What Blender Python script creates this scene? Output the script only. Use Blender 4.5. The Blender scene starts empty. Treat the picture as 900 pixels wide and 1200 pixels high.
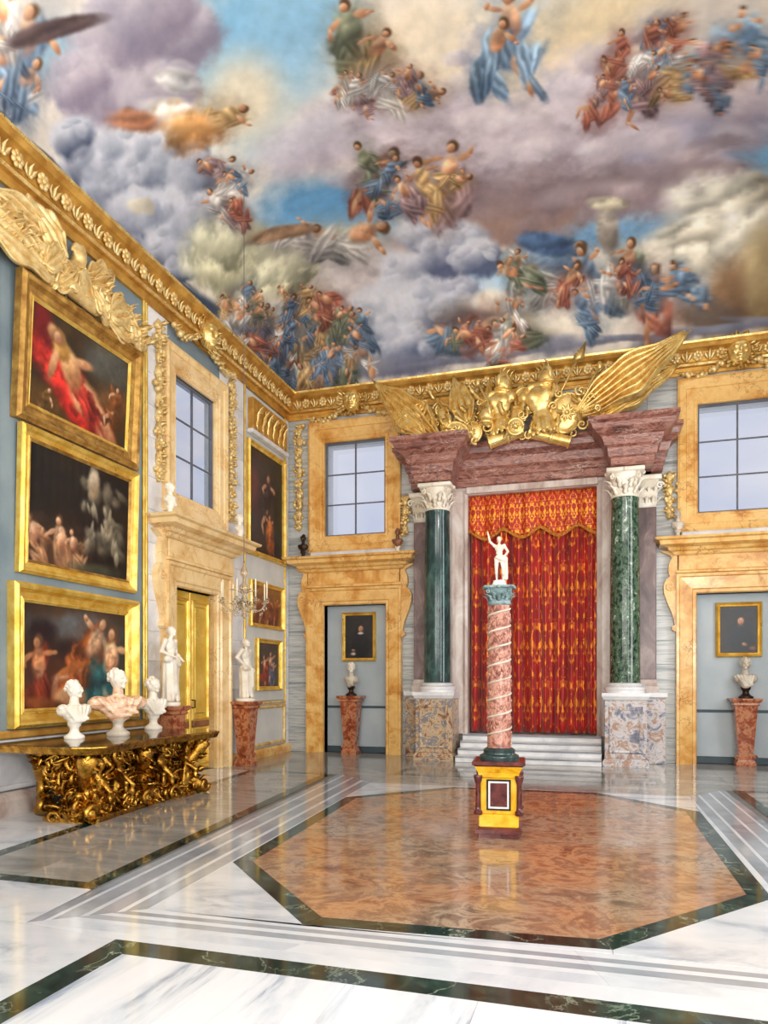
import bpy, math, random
import numpy as np
from mathutils import Vector, Matrix, Euler
sc = bpy.context.scene
C = sc.collection
PI = math.pi
R = math.radians

# ---------------------------------------------------------------- camera, world, lights, exposure
FOC, YAW, EYE, HZN = 829.0, R(16.9), 1.6, 797.0      # focal length in pixels, yaw, eye height, horizon row of the 900x1200 frame
XL, YB, XR, YR = -6.71, 14.66, 4.1, -2.6             # planes of the left, back, right and rear walls
cam = bpy.data.cameras.new('camera'); camo = bpy.data.objects.new('camera', cam); C.objects.link(camo)
camo.location = (0, 0, EYE); camo.rotation_euler = (PI/2, 0, YAW)
cam.sensor_width = 36; cam.lens = FOC/1200*36; cam.shift_y = (HZN-600)/1200; cam.clip_start = .05
sc.camera = camo
vs = sc.view_settings
vs.view_transform = 'Standard'; vs.look = 'None'; vs.gamma = 1; vs.use_curve_mapping = False
vs.exposure = -0.93

w = bpy.data.worlds.new('sky'); sc.world = w; w.use_nodes = True
nt = w.node_tree; nt.nodes.clear()
tc = nt.nodes.new('ShaderNodeTexCoord'); mp = nt.nodes.new('ShaderNodeMapping'); nz = nt.nodes.new('ShaderNodeTexNoise')
rp = nt.nodes.new('ShaderNodeValToRGB'); bg = nt.nodes.new('ShaderNodeBackground'); ow = nt.nodes.new('ShaderNodeOutputWorld')
mp.inputs['Scale'].default_value = (6, 6, 10); nz.inputs['Scale'].default_value = 1.2; nz.inputs['Detail'].default_value = 3
rp.color_ramp.elements[0].position = .32; rp.color_ramp.elements[0].color = (.62, .66, .82, 1)
rp.color_ramp.elements[1].position = .66; rp.color_ramp.elements[1].color = (.88, .86, .90, 1)
bg.inputs['Strength'].default_value = 1.75
for a, b in ((tc.outputs['Generated'], mp.inputs[0]), (mp.outputs[0], nz.inputs['Vector']), (nz.outputs['Fac'], rp.inputs[0]), (rp.outputs[0], bg.inputs[0]), (bg.outputs[0], ow.inputs[0])): nt.links.new(a, b)

def area(name, loc, target, sx, sy, power, col=(1, 1, 1)):
    l = bpy.data.lights.new(name, 'AREA'); l.shape = 'RECTANGLE'; l.size = sx; l.size_y = sy; l.energy = power; l.color = col
    o = bpy.data.objects.new(name, l); C.objects.link(o); o.location = loc
    o.rotation_euler = (Vector(target)-Vector(loc)).to_track_quat('-Z', 'Y').to_euler()
    return o
WARM = (1, .95, .87)
# lamps added as daylight, at assumed windows in the unseen right and rear walls
for y in (2.0, 6.5, 11.0): area('window_daylight', (XR+.05, y, 3.6), (XL, y+1.0, 3.0), 1.6, 4.2, 330, (1, .98, .96))
for x in (-4.6, -1.3, 2.2): area('window_daylight', (x, YR-.05, 3.8), (x, YB, 3.4), 1.8, 4.6, 480, WARM)
# unseen lamps added near cornice height to brighten the vault
area('cornice_lamp', (XL+.75, 6.2, 7.7), (-1.3, 6.2, 12), .25, 14, 300, WARM)
area('cornice_lamp', (XR-.75, 6.2, 7.7), (-1.3, 6.2, 12), .25, 14, 300, WARM)
area('cornice_lamp', (-1.3, YR+.75, 7.7), (-1.3, 6.2, 12), 9, .25, 240, WARM)
# the photographer's lamp beside the camera
area('photo_lamp', (3.2, -.6, 2.5), (-2.5, 14, 3.0), .9, .9, 420, (1, .97, .92))

# ---------------------------------------------------------------- pixels of the photograph to points of the place
def ray(px, py):
    u = (px-450)/FOC; v = (HZN-py)/FOC
    return Vector((-math.sin(YAW)+u*math.cos(YAW), math.cos(YAW)+u*math.sin(YAW), v))
def on_floor(px, py, z=0.0):
    d = ray(px, py); t = (z-EYE)/d.z
    return (d.x*t, d.y*t)
def on_back(px, py, y=YB):
    d = ray(px, py); t = y/d.y
    return (d.x*t, EYE+d.z*t)
def on_left(px, py, x=XL):
    d = ray(px, py); t = x/d.x
    return (d.y*t, EYE+d.z*t)

# ---------------------------------------------------------------- geometry collector
class G:
    def __init__(s): s.v = []; s.f = []
    def add(s, v, f, M=None):
        n = len(s.v)
        s.v += [tuple(M @ Vector(p)) for p in v] if M is not None else [tuple(p) for p in v]
        s.f += [tuple(i+n for i in q) for q in f]
        return s
    def box(s, x0, x1, y0, y1, z0, z1, M=None):
        return s.add([(x0,y0,z0),(x1,y0,z0),(x1,y1,z0),(x0,y1,z0),(x0,y0,z1),(x1,y0,z1),(x1,y1,z1),(x0,y1,z1)],
                     [(0,3,2,1),(4,5,6,7),(0,1,5,4),(1,2,6,5),(2,3,7,6),(3,0,4,7)], M)
    def bbox(s, x0, x1, y0, y1, z0, z1, b=.01, M=None):      # box with chamfered edges (a stack of rings)
        rings = [(b, z0), (0, z0+b), (0, z1-b), (b, z1)]; v = []; f = []
        for o, z in rings:
            X0, X1, Y0, Y1 = x0+o, x1-o, y0+o, y1-o
            v += [(X0+b,Y0,z),(X1-b,Y0,z),(X1,Y0+b,z),(X1,Y1-b,z),(X1-b,Y1,z),(X0+b,Y1,z),(X0,Y1-b,z),(X0,Y0+b,z)]
        for r in range(3):
            for i in range(8): j = (i+1) % 8; f.append((r*8+i, r*8+j, r*8+8+j, r*8+8+i))
        f += [tuple(range(7, -1, -1)), tuple(range(24, 32))]
        return s.add(v, f, M)
    def prism(s, poly, a0, a1, axis='z', M=None):            # polygon extruded along an axis; 'y': poly is (x,z)
        n = len(poly)
        def P(p, a): return (p[0], p[1], a) if axis == 'z' else ((p[0], a, p[1]) if axis == 'y' else (a, p[0], p[1]))
        v = [P(p, a0) for p in poly]+[P(p, a1) for p in poly]
        f = [tuple(range(n-1, -1, -1)), tuple(range(n, 2*n))]+[(i, (i+1) % n, n+(i+1) % n, n+i) for i in range(n)]
        return s.add(v, f, M)
    def lathe(s, prof, seg=20, c=(0, 0, 0), M=None, sq=0):   # prof: (r, z) from bottom to top
        v = []; f = []
        for r, z in prof:
            for i in range(seg):
                a = 2*PI*i/seg; v.append((c[0]+r*math.cos(a), c[1]+r*math.sin(a), c[2]+z))
        for k in range(len(prof)-1):
            for i in range(seg): j = (i+1) % seg; f.append((k*seg+i, k*seg+j, (k+1)*seg+j, (k+1)*seg+i))
        f += [tuple(range(seg-1, -1, -1)), tuple(range((len(prof)-1)*seg, len(prof)*seg))]
        return s.add(v, f, M)
    def sqlathe(s, prof, c=(0, 0, 0), M=None):               # square section; prof: (half width, z)
        v = []; f = []
        for r, z in prof: v += [(c[0]-r, c[1]-r, c[2]+z), (c[0]+r, c[1]-r, c[2]+z), (c[0]+r, c[1]+r, c[2]+z), (c[0]-r, c[1]+r, c[2]+z)]
        for k in range(len(prof)-1):
            for i in range(4): j = (i+1) % 4; f.append((k*4+i, k*4+j, k*4+4+j, k*4+4+i))
        f += [(3, 2, 1, 0), tuple(range((len(prof)-1)*4, len(prof)*4))]
        return s.add(v, f, M)
    def tube(s, pts, rad, seg=8, M=None):
        pts = [Vector(p) for p in pts]; n = len(pts)
        if not hasattr(rad, '__len__'): rad = [rad]*n
        v = []; f = []; up = Vector((.13, .29, .95)); prev = None
        for k in range(n):
            t = (pts[min(k+1, n-1)]-pts[max(k-1, 0)]).normalized()
            a = (prev-t*prev.dot(t)) if prev is not None else t.cross(up if abs(t.dot(up)) < .95 else Vector((1, 0, 0)))
            a.normalize(); b = t.cross(a); prev = a
            for i in range(seg):
                q = 2*PI*i/seg; v.append(pts[k]+(a*math.cos(q)+b*math.sin(q))*rad[k])
        for k in range(n-1):
            for i in range(seg): j = (i+1) % seg; f.append((k*seg+i, k*seg+j, (k+1)*seg+j, (k+1)*seg+i))
        f += [tuple(range(seg-1, -1, -1)), tuple(range((n-1)*seg, n*seg))]
        return s.add(v, f, M)
    def ell(s, c, r, rot=(0, 0, 0), seg=12, rings=8, M=None):
        if not hasattr(r, '__len__'): r = (r, r, r)
        E_ = Matrix.Translation(c) @ Euler(rot).to_matrix().to_4x4() @ Matrix.Diagonal((r[0], r[1], r[2], 1))
        v = [(0, 0, -1)]; f = []
        for k in range(1, rings):
            p = PI*k/rings
            for i in range(seg): q = 2*PI*i/seg; v.append((math.sin(p)*math.cos(q), math.sin(p)*math.sin(q), -math.cos(p)))
        v.append((0, 0, 1)); L = len(v)-1
        for i in range(seg):
            j = (i+1) % seg; f.append((0, 1+j, 1+i)); f.append((L, L-seg+i, L-seg+j))
            for k in range(rings-2): f.append((1+k*seg+i, 1+k*seg+j, 1+(k+1)*seg+j, 1+(k+1)*seg+i))
        return s.add(v, f, (M @ E_) if M is not None else E_)
    def cap(s, a, b, ra, rb, seg=10, M=None):                # tapered limb with round ends
        a = Vector(a); b = Vector(b); d = (b-a).normalized(); pts = []; rr = []
        for q in (-80, -50, -20): pts.append(a+d*ra*math.sin(R(q))); rr.append(ra*math.cos(R(q)))
        for q in (20, 50, 80): pts.append(b+d*rb*math.sin(R(q))); rr.append(rb*math.cos(R(q)))
        return s.tube(pts, rr, seg, M)
    def leaf(s, base, d, nrm, L, W, curl=.4, n=5, M=None, th=.25):      # acanthus-like curled leaf with a raised rib
        base = Vector(base); d = Vector(d).normalized(); nrm = Vector(nrm); nrm = (nrm-d*nrm.dot(d)).normalized(); sd = d.cross(nrm)
        v = []; f = []
        for k in range(n+1):
            t = k/n; wd = W*(.35+1.9*t*(1-t)+.25*math.sin(t*14))*(1-t**4)+.002
            p = base+d*(L*math.sin(t*(1.2+.3*curl))/(1.1))+nrm*(L*curl*(t*t))
            v += [p-sd*wd-nrm*wd*.15, p+nrm*W*th*.6, p+sd*wd-nrm*wd*.15, p-nrm*W*th]
        for k in range(n):
            for i in range(4): j = (i+1) % 4; f.append((k*4+i, k*4+j, k*4+4+j, k*4+4+i))
        f += [(3, 2, 1, 0), (n*4, n*4+1, n*4+2, n*4+3)]
        return s.add(v, f, M)
    def spiral(s, c, r0, turns, rad, ax=(1, 0, 0), ay=(0, 0, 1), start=0, seg=7, n=16, M=None):
        c = Vector(c); ax = Vector(ax); ay = Vector(ay); pts = []; rr = []
        for k in range(n+1):
            t = k/n; q = start+turns*2*PI*t; r = r0*(1-.85*t)
            pts.append(c+ax*math.cos(q)*r+ay*math.sin(q)*r); rr.append(rad*(1-.45*t))
        return s.tube(pts, rr, seg, M)
    def grid(s, fn, nu, nv, M=None):
        v = [fn(i/nu, j/nv) for j in range(nv+1) for i in range(nu+1)]
        f = [(j*(nu+1)+i, j*(nu+1)+i+1, (j+1)*(nu+1)+i+1, (j+1)*(nu+1)+i) for j in range(nv) for i in range(nu)]
        return s.add(v, f, M)
    def ring(s, x0, x1, z0, z1, prof, M=None):               # closed mitred frame in the xz plane; prof: (outward offset, y); offset may be (side, top, bottom)
        v = []; f = []; n = len(prof)
        for o, y in prof:
            a, t, b = o if hasattr(o, '__len__') else (o, o, o)
            v += [(x0-a, y, z0-b), (x1+a, y, z0-b), (x1+a, y, z1+t), (x0-a, y, z1+t)]
        for k in range(n):
            kk = (k+1) % n
            for i in range(4): j = (i+1) % 4; f.append((k*4+i, k*4+j, kk*4+j, kk*4+i))
        return s.add(v, f, M)
    def arch(s, a, h, prof, M=None):                         # open architrave: up, across, down; prof: (outward offset, y)
        v = []; f = []; n = len(prof)
        for o, y in prof: v += [(-a-o, y, 0), (-a-o, y, h+o), (a+o, y, h+o), (a+o, y, 0)]
        for k in range(n):
            kk = (k+1) % n
            for i in range(3): f.append((k*4+i, k*4+i+1, kk*4+i+1, kk*4+i))
        f += [tuple(k*4 for k in range(n)), tuple(k*4+3 for k in range(n-1, -1, -1))]
        return s.add(v, f, M)
    def cornice(s, hw, d, prof, M=None, yb=0.0, cx=0):       # moulded block with returns; prof: (projection, z)
        v = []; f = []; n = len(prof)
        for p, z in prof: v += [(cx-hw-p, yb, z), (cx-hw-p, -d-p, z), (cx+hw+p, -d-p, z), (cx+hw+p, yb, z)]
        for k in range(n-1):
            for i in range(4): j = (i+1) % 4; f.append((k*4+i, k*4+j, k*4+4+j, k*4+4+i))
        f += [(3, 2, 1, 0), tuple((n-1)*4+i for i in range(4))]
        return s.add(v, f, M)

def mesh_of(g, name, smooth=False):
    me = bpy.data.meshes.new(name); me.from_pydata(g.v, [], g.f); me.update()
    if smooth: me.shade_smooth()
    return me
def link(name, me, m=None, parent=None, loc=(0, 0, 0), rot=(0, 0, 0), scale=(1, 1, 1)):
    o = bpy.data.objects.new(name, me); C.objects.link(o)
    if m is not None and len(me.materials) == 0: me.materials.append(m)
    if parent is not None: o.parent = parent
    o.location = loc; o.rotation_euler = rot; o.scale = scale
    return o
def fix_normals(me):
    import bmesh
    bm = bmesh.new(); bm.from_mesh(me); bmesh.ops.recalc_face_normals(bm, faces=bm.faces); bm.to_mesh(me); bm.free()
def obj(name, g, m, parent=None, smooth=False, loc=(0, 0, 0), rot=(0, 0, 0), auto=None):
    me = mesh_of(g, name, smooth); fix_normals(me)
    o = link(name, me, m, parent, loc, rot)
    if auto: me.shade_smooth(); me.set_sharp_from_angle(angle=R(auto))
    return o
def sculpt(name, g, m, voxel, parent=None, loc=(0, 0, 0), rot=(0, 0, 0), it=2):      # fuse overlapping forms into one carved surface
    me = mesh_of(g, name); fix_normals(me); t = bpy.data.objects.new('carving', me); C.objects.link(t)
    r = t.modifiers.new('r', 'REMESH'); r.mode = 'VOXEL'; r.voxel_size = voxel; r.use_smooth_shade = True
    if it: s_ = t.modifiers.new('s', 'SMOOTH'); s_.factor = .5; s_.iterations = it
    dg = bpy.context.evaluated_depsgraph_get(); dg.update()
    me2 = bpy.data.meshes.new_from_object(t.evaluated_get(dg)); me2.name = name
    bpy.data.objects.remove(t); bpy.data.meshes.remove(me)
    me2.materials.clear(); me2.shade_smooth()
    return link(name, me2, m, parent, loc, rot)
def tag(o, label, cat=None, group=None, kind=None):
    o['label'] = label
    if cat: o['category'] = cat
    if group: o['group'] = group
    if kind: o['kind'] = kind
    return o
def thing(name, label, cat, loc=(0, 0, 0), rz=0, group=None):
    o = bpy.data.objects.new(name, None); C.objects.link(o); o.location = loc; o.rotation_euler = (0, 0, rz)
    o.empty_display_size = .1
    return tag(o, label, cat, group)
def struct(o, label=None):
    o['kind'] = 'structure'
    if label: o['label'] = label
    return o
LEFT = PI/2           # local x runs to the right along the wall, local -y into the room
def wall_at(wall, s):
    return ((XL, s, 0), LEFT) if wall == 'left' else ((s, YB, 0), 0.0)
def copy_tree(o, parent=None, loc=None, rz=None):
    c = o.copy(); C.objects.link(c)
    if parent is not None: c.parent = parent
    if loc is not None: c.location = loc
    if rz is not None: c.rotation_euler = (0, 0, rz)
    for ch in list(o.children): copy_tree(ch, c)
    return c

# ---------------------------------------------------------------- materials
def S(r, g, b): # sRGB 0-255 to linear
    return tuple(((c/255)/12.92 if c/255 <= .04045 else ((c/255+.055)/1.055)**2.4) for c in (r, g, b))+(1,)
class N:
    def __init__(s, name):
        s.m = bpy.data.materials.new(name); s.m.use_nodes = True; s.t = s.m.node_tree
        s.b = s.t.nodes['Principled BSDF']
    def new(s, typ, **kw):
        n = s.t.nodes.new(typ)
        for k, v in kw.items(): setattr(n, k, v)
        return n
    def ln(s, a, b): s.t.links.new(a, b)
    def coords(s, scale=(1, 1, 1), rand=True, kind='Object', rot=(0, 0, 0)):
        tc = s.new('ShaderNodeTexCoord'); mp = s.new('ShaderNodeMapping'); mp.inputs['Scale'].default_value = scale; mp.inputs['Rotation'].default_value = rot
        src = tc.outputs[kind]
        if rand:
            oi = s.new('ShaderNodeObjectInfo'); mu = s.new('ShaderNodeVectorMath', operation='SCALE'); mu.inputs[0].default_value = (7.3, 3.1, 5.7)
            s.ln(oi.outputs['Random'], mu.inputs['Scale']); ad = s.new('ShaderNodeVectorMath', operation='ADD')
            s.ln(src, ad.inputs[0]); s.ln(mu.outputs[0], ad.inputs[1]); src = ad.outputs[0]
        s.ln(src, mp.inputs[0]); return mp.outputs[0]
    def noise(s, vec, scale, detail=6, dist=0, rough=.55):
        n = s.new('ShaderNodeTexNoise'); n.inputs['Scale'].default_value = scale; n.inputs['Detail'].default_value = detail
        n.inputs['Distortion'].default_value = dist; n.inputs['Roughness'].default_value = rough
        s.ln(vec, n.inputs['Vector']); return n.outputs['Fac']
    def ramp(s, fac, stops, interp='LINEAR'):
        r = s.new('ShaderNodeValToRGB'); e = r.color_ramp.elements; r.color_ramp.interpolation = interp
        while len(e) < len(stops): e.new(.5)
        for k, (p, c) in enumerate(stops): e[k].position = p; e[k].color = c
        s.ln(fac, r.inputs[0]); return r.outputs[0]
    def mix(s, fac, a, b, mode='MIX'):
        n = s.new('ShaderNodeMix', data_type='RGBA', blend_type=mode)
        for i, x in ((0, fac), (6, a), (7, b)):
            if hasattr(x, 'links'): s.ln(x, n.inputs[i])
            else: n.inputs[i].default_value = x
        return n.outputs[2]
    def bump(s, h, strength=.3, dist=.02):
        n = s.new('ShaderNodeBump'); n.inputs['Strength'].default_value = strength; n.inputs['Distance'].default_value = dist
        s.ln(h, n.inputs['Height']); s.ln(n.outputs[0], s.b.inputs['Normal'])
    def out(s, col=None, rough=.4, metal=0, spec=.5, coat=0):
        if col is not None:
            if hasattr(col, 'links'): s.ln(col, s.b.inputs['Base Color'])
            else: s.b.inputs['Base Color'].default_value = col
        s.b.inputs['Roughness'].default_value = rough; s.b.inputs['Metallic'].default_value = metal
        s.b.inputs['Specular IOR Level'].default_value = spec; s.b.inputs['Coat Weight'].default_value = coat; s.b.inputs['Coat Roughness'].default_value = .08
        return s.m
def marble(name, stops, scale=2.0, stretch=(1, 1, 1), dist=1.5, rough=.2, vein=None, vscale=3, vw=.04, bump=0, rot=(0, 0, 0), spec=.5, rand=True, detail=8):
    n = N(name); v = n.coords(stretch, rand, rot=rot)
    col = n.ramp(n.noise(v, scale, detail, dist*.3, .62), stops)
    if vein:
        f = n.noise(v, vscale, 7, .4, .6)
        mk = n.ramp(f, [(.5-vw, (0, 0, 0, 1)), (.5, (1, 1, 1, 1)), (.5+vw, (0, 0, 0, 1))])
        mk = n.mix(1, mk, n.ramp(n.noise(v, vscale*.6, 2), [(.4, (.1, .1, .1, 1)), (.65, (.85, .85, .85, 1))]), 'MULTIPLY'); col = n.mix(mk, col, vein)
    if bump: n.bump(n.noise(v, scale*6, 4), bump, .01)
    return n.out(col, rough, 0, spec)
def gilt(name, a, b, rough=.28, metal=1.0, scale=8, bmp=.35):
    n = N(name); v = n.coords()
    f = n.noise(v, scale, 5)
    n.bump(n.noise(v, scale*5, 4), bmp, .008)
    n.ln(n.ramp(n.noise(v, scale*.7, 3), [(.3, (rough*.7,)*3+(1,)), (.75, (rough*1.7,)*3+(1,))]), n.b.inputs['Roughness'])
    m = n.out(n.ramp(f, [(.3, a), (.7, b)]), rough, metal)
    return m
def paint(name, a, b, rough=.55, scale=3, metal=0, spec=.4, bmp=.1):
    n = N(name); v = n.coords(); n.bump(n.noise(v, scale*15, 3), bmp, .004)
    return n.out(n.ramp(n.noise(v, scale, 5), [(.3, a), (.7, b)]), rough, metal, spec)
M = {}
M['gold'] = gilt('gilded_carving', S(214, 168, 80), S(255, 234, 164), .3, .68)
M['gold_dark'] = gilt('old_dark_gilding', S(120, 78, 22), S(226, 172, 74), .24, 1, 11, .5)
M['gold_flat'] = gilt('brown_gilded_moulding', S(168, 116, 44), S(224, 176, 86), .42, .55, 4, .2)
M['gold_pale'] = gilt('pale_gilded_stucco', S(206, 166, 92), S(250, 230, 172), .42, .5, 9, .35)
M['gold_frame'] = gilt('bright_gilded_frame', S(214, 164, 52), S(250, 222, 124), .36, .6, 6, .15)
M['gold_frame_brown'] = gilt('worn_brown_gilded_frame', S(140, 96, 44), S(216, 174, 92), .38, .65, 7, .25)
M['door_gold'] = gilt('yellow_gold_door_paint', S(206, 166, 52), S(238, 206, 104), .35, .35, 3, .06)
M['siena'] = marble('yellow_siena_marble', [(.25, S(176, 112, 44)), (.42, S(218, 160, 82)), (.56, S(238, 196, 124)), (.75, S(222, 168, 94))], 2.2, vein=S(150, 84, 38), vscale=2.5, vw=.018, rough=.22)
M['siena_pale'] = marble('pale_yellow_marble', [(.25, S(206, 158, 92)), (.5, S(238, 206, 150)), (.75, S(248, 226, 180))], 2.5, vein=S(180, 120, 60), vscale=2.8, vw=.015, rough=.22)
M['cip'] = marble('grey_striped_marble', [(.3, S(122, 128, 130)), (.4, S(164, 170, 172)), (.5, S(202, 204, 202)), (.58, S(158, 164, 166)), (.7, S(206, 206, 204))], 1.6, (.35, 1, 6), 1.2, .3)
M['white_m'] = marble('white_grey_marble', [(.3, S(196, 198, 204)), (.55, S(230, 230, 232)), (.8, S(242, 240, 238))], 2, rough=.25)
M['red_m'] = marble('mottled_red_marble', [(.3, S(74, 42, 36)), (.42, S(126, 76, 66)), (.5, S(166, 114, 100)), (.57, S(108, 62, 54)), (.7, S(182, 138, 124))], 5, (.5, .5, 1.6), 2.2, .3, vein=S(214, 190, 178), vscale=3.5, vw=.012)
M['purple_m'] = marble('purple_grey_marble', [(.28, S(70, 52, 54)), (.5, S(116, 92, 92)), (.72, S(168, 148, 144))], 3, (1, 1, .5), 2, .3)
M['greyrose_m'] = marble('rose_grey_veined_marble', [(.28, S(150, 122, 110)), (.5, S(200, 184, 176)), (.75, S(226, 220, 214))], 3.2, (1, 1, .4), 2.2, .28)
M['teal_m'] = marble('dark_teal_marble', [(.28, S(20, 38, 42)), (.5, S(42, 70, 70)), (.75, S(84, 118, 112))], 5, (1, 1, .5), 1.5, .12)
M['verde_m'] = marble('green_breccia_marble', [(.34, S(18, 32, 26)), (.46, S(44, 68, 52)), (.53, S(96, 124, 100)), (.58, S(40, 60, 48)), (.68, S(190, 206, 186))], 14, (1, 1, .7), 1.5, .12)
M['brec'] = marble('multicolour_breccia', [(.25, S(60, 48, 46)), (.38, S(140, 98, 76)), (.48, S(206, 178, 140)), (.56, S(112, 112, 122)), (.66, S(220, 204, 184)), (.78, S(120, 70, 52))], 5, rough=.2, dist=3)
M['brec_blue'] = marble('blue_veined_breccia', [(.27, S(50, 54, 66)), (.4, S(130, 130, 146)), (.5, S(210, 204, 204)), (.6, S(160, 122, 100)), (.72, S(224, 216, 208))], 5, rough=.2, dist=3)
M['redbrown_m'] = marble('red_brown_jasper', [(.28, S(84, 34, 22)), (.45, S(150, 74, 46)), (.56, S(196, 134, 96)), (.66, S(120, 54, 34)), (.8, S(206, 160, 124))], 8, dist=2, rough=.18)
M['porph'] = marble('carved_red_marble', [(.3, S(92, 46, 38)), (.44, S(146, 86, 70)), (.54, S(196, 144, 124)), (.68, S(122, 66, 54))], 10, dist=2, rough=.3)
M['statue'] = marble('white_statuary_marble', [(.3, S(222, 210, 188)), (.6, S(246, 240, 228))], 3, rough=.4, spec=.35)
M['statue_grey'] = marble('grey_statuary_marble', [(.3, S(168, 156, 140)), (.6, S(214, 204, 188))], 5, rough=.4)
M['alabaster'] = marble('pink_veined_alabaster', [(.3, S(176, 116, 84)), (.48, S(228, 184, 150)), (.6, S(244, 218, 190)), (.75, S(198, 140, 104))], 9, (1, 1, 2.5), 2, .25)
M['bronze'] = paint('dark_bronze', S(40, 30, 26), S(74, 56, 44), .35, 8, .6)
M['brownstone'] = marble('red_brown_stone', [(.3, S(96, 56, 36)), (.65, S(150, 98, 66))], 6, rough=.35)
M['blue_wall'] = paint('blue_grey_painted_wall', S(112, 130, 142), S(138, 154, 162), .6, 1.6)
M['pale_wall'] = paint('pale_grey_painted_wall', S(196, 200, 200), S(218, 218, 214), .6, 2)
M['niche'] = paint('grey_blue_panel_paint', S(164, 176, 184), S(182, 192, 198), .5, 1.5)
M['niche_line'] = paint('dark_slate_paint', S(58, 74, 84), S(74, 90, 98), .5, 2)
M['dark'] = paint('dark_backing', S(26, 20, 16), S(40, 30, 24), .6, 3)
M['iron'] = paint('grey_window_bars', S(86, 88, 96), S(110, 112, 120), .5, 3)
M['console_top'] = marble('dark_polished_marble', [(.3, S(28, 20, 18)), (.6, S(62, 44, 36)), (.8, S(96, 70, 54))], 4, rough=.08)
M['green_bronze'] = paint('dark_green_marble_base', S(24, 40, 40), S(56, 76, 74), .25, 12)
M['teal_cap'] = marble('blue_grey_carved_stone', [(.3, S(70, 92, 98)), (.6, S(140, 164, 166)), (.8, S(206, 220, 218))], 12, rough=.3)
M['yellow_m'] = marble('bright_yellow_marble', [(.28, S(196, 132, 12)), (.5, S(240, 186, 38)), (.75, S(250, 210, 88))], 6, dist=2, rough=.16)
M['maroon_m'] = marble('dark_maroon_marble', [(.3, S(56, 22, 24)), (.6, S(110, 54, 52)), (.8, S(140, 84, 78))], 10, rough=.16)
M['black_m'] = paint('black_stone', S(20, 18, 18), S(36, 32, 32), .2, 6)
M['candle'] = paint('ivory_candle', S(240, 228, 196), S(250, 240, 214), .5, 6)
# floor marbles
M['grout'] = paint('floor_bed', S(92, 92, 92), S(116, 116, 116), .5, 4)
FR = .085
M['f_white'] = marble('white_floor_marble', [(.3, S(84, 98, 124)), (.38, S(150, 160, 178)), (.44, S(204, 210, 218)), (.52, S(222, 224, 230)), (.8, S(232, 232, 236))], 1.5, (2.6, .35, 1), 1.2, FR, rot=(0, 0, R(12)))
M['f_grey'] = marble('grey_floor_marble', [(.25, S(104, 104, 102)), (.5, S(148, 146, 140)), (.75, S(182, 180, 174))], 2, (.5, 1.6, 1), 2, FR)
M['f_pale'] = marble('pale_veined_floor_marble', [(.27, S(126, 138, 156)), (.4, S(178, 184, 194)), (.5, S(202, 206, 212)), (.75, S(218, 220, 224))], 1.6, (.8, 1.6, 1), 2, FR)
M['f_strip_w'] = marble('white_floor_strip', [(.25, S(172, 180, 192)), (.5, S(208, 212, 218)), (.8, S(226, 228, 230))], 1.5, (.8, .8, 1), 1.5, FR)
M['f_strip_g'] = marble('grey_floor_strip', [(.25, S(118, 124, 134)), (.5, S(152, 158, 166)), (.8, S(182, 186, 192))], 1.5, (.8, .8, 1), 1.5, FR)
M['f_green'] = marble('dark_green_floor_marble', [(.3, S(14, 24, 22)), (.5, S(34, 50, 44)), (.7, S(62, 82, 70))], 5, dist=2, rough=FR, vein=S(170, 184, 160), vscale=2.2, vw=.012)
M['f_octa'] = marble('pink_brown_floor_breccia', [(.3, S(84, 58, 46)), (.39, S(134, 92, 64)), (.46, S(172, 132, 96)), (.52, S(120, 92, 76)), (.6, S(176, 138, 104)), (.7, S(138, 82, 50))], 1.5, (.7, 1.2, 1), 3.5, FR+.02, vein=S(214, 184, 150), vscale=3.0, vw=.03, rand=False, detail=12)
n = N('brown_pink_floor_breccia'); v = n.coords((1, 1.15, 1), False)
c1 = n.ramp(n.noise(v, 2.2, 12, .5, .68), [(.3, S(92, 60, 46)), (.4, S(150, 98, 68)), (.48, S(190, 144, 106)), (.55, S(136, 96, 76)), (.66, S(196, 152, 112)), (.75, S(150, 86, 52))])
c2 = n.ramp(n.noise(v, 3.1, 12, .8, .7), [(.32, S(86, 70, 60)), (.45, S(140, 114, 94)), (.52, S(180, 154, 128)), (.6, S(112, 88, 74)), (.72, S(170, 128, 84))])
M['f_octa'] = n.out(n.mix(n.ramp(n.noise(v, .75, 4, .3), [(.4, (0, 0, 0, 1)), (.6, (1, 1, 1, 1))]), c1, c2), FR+.02)
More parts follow.
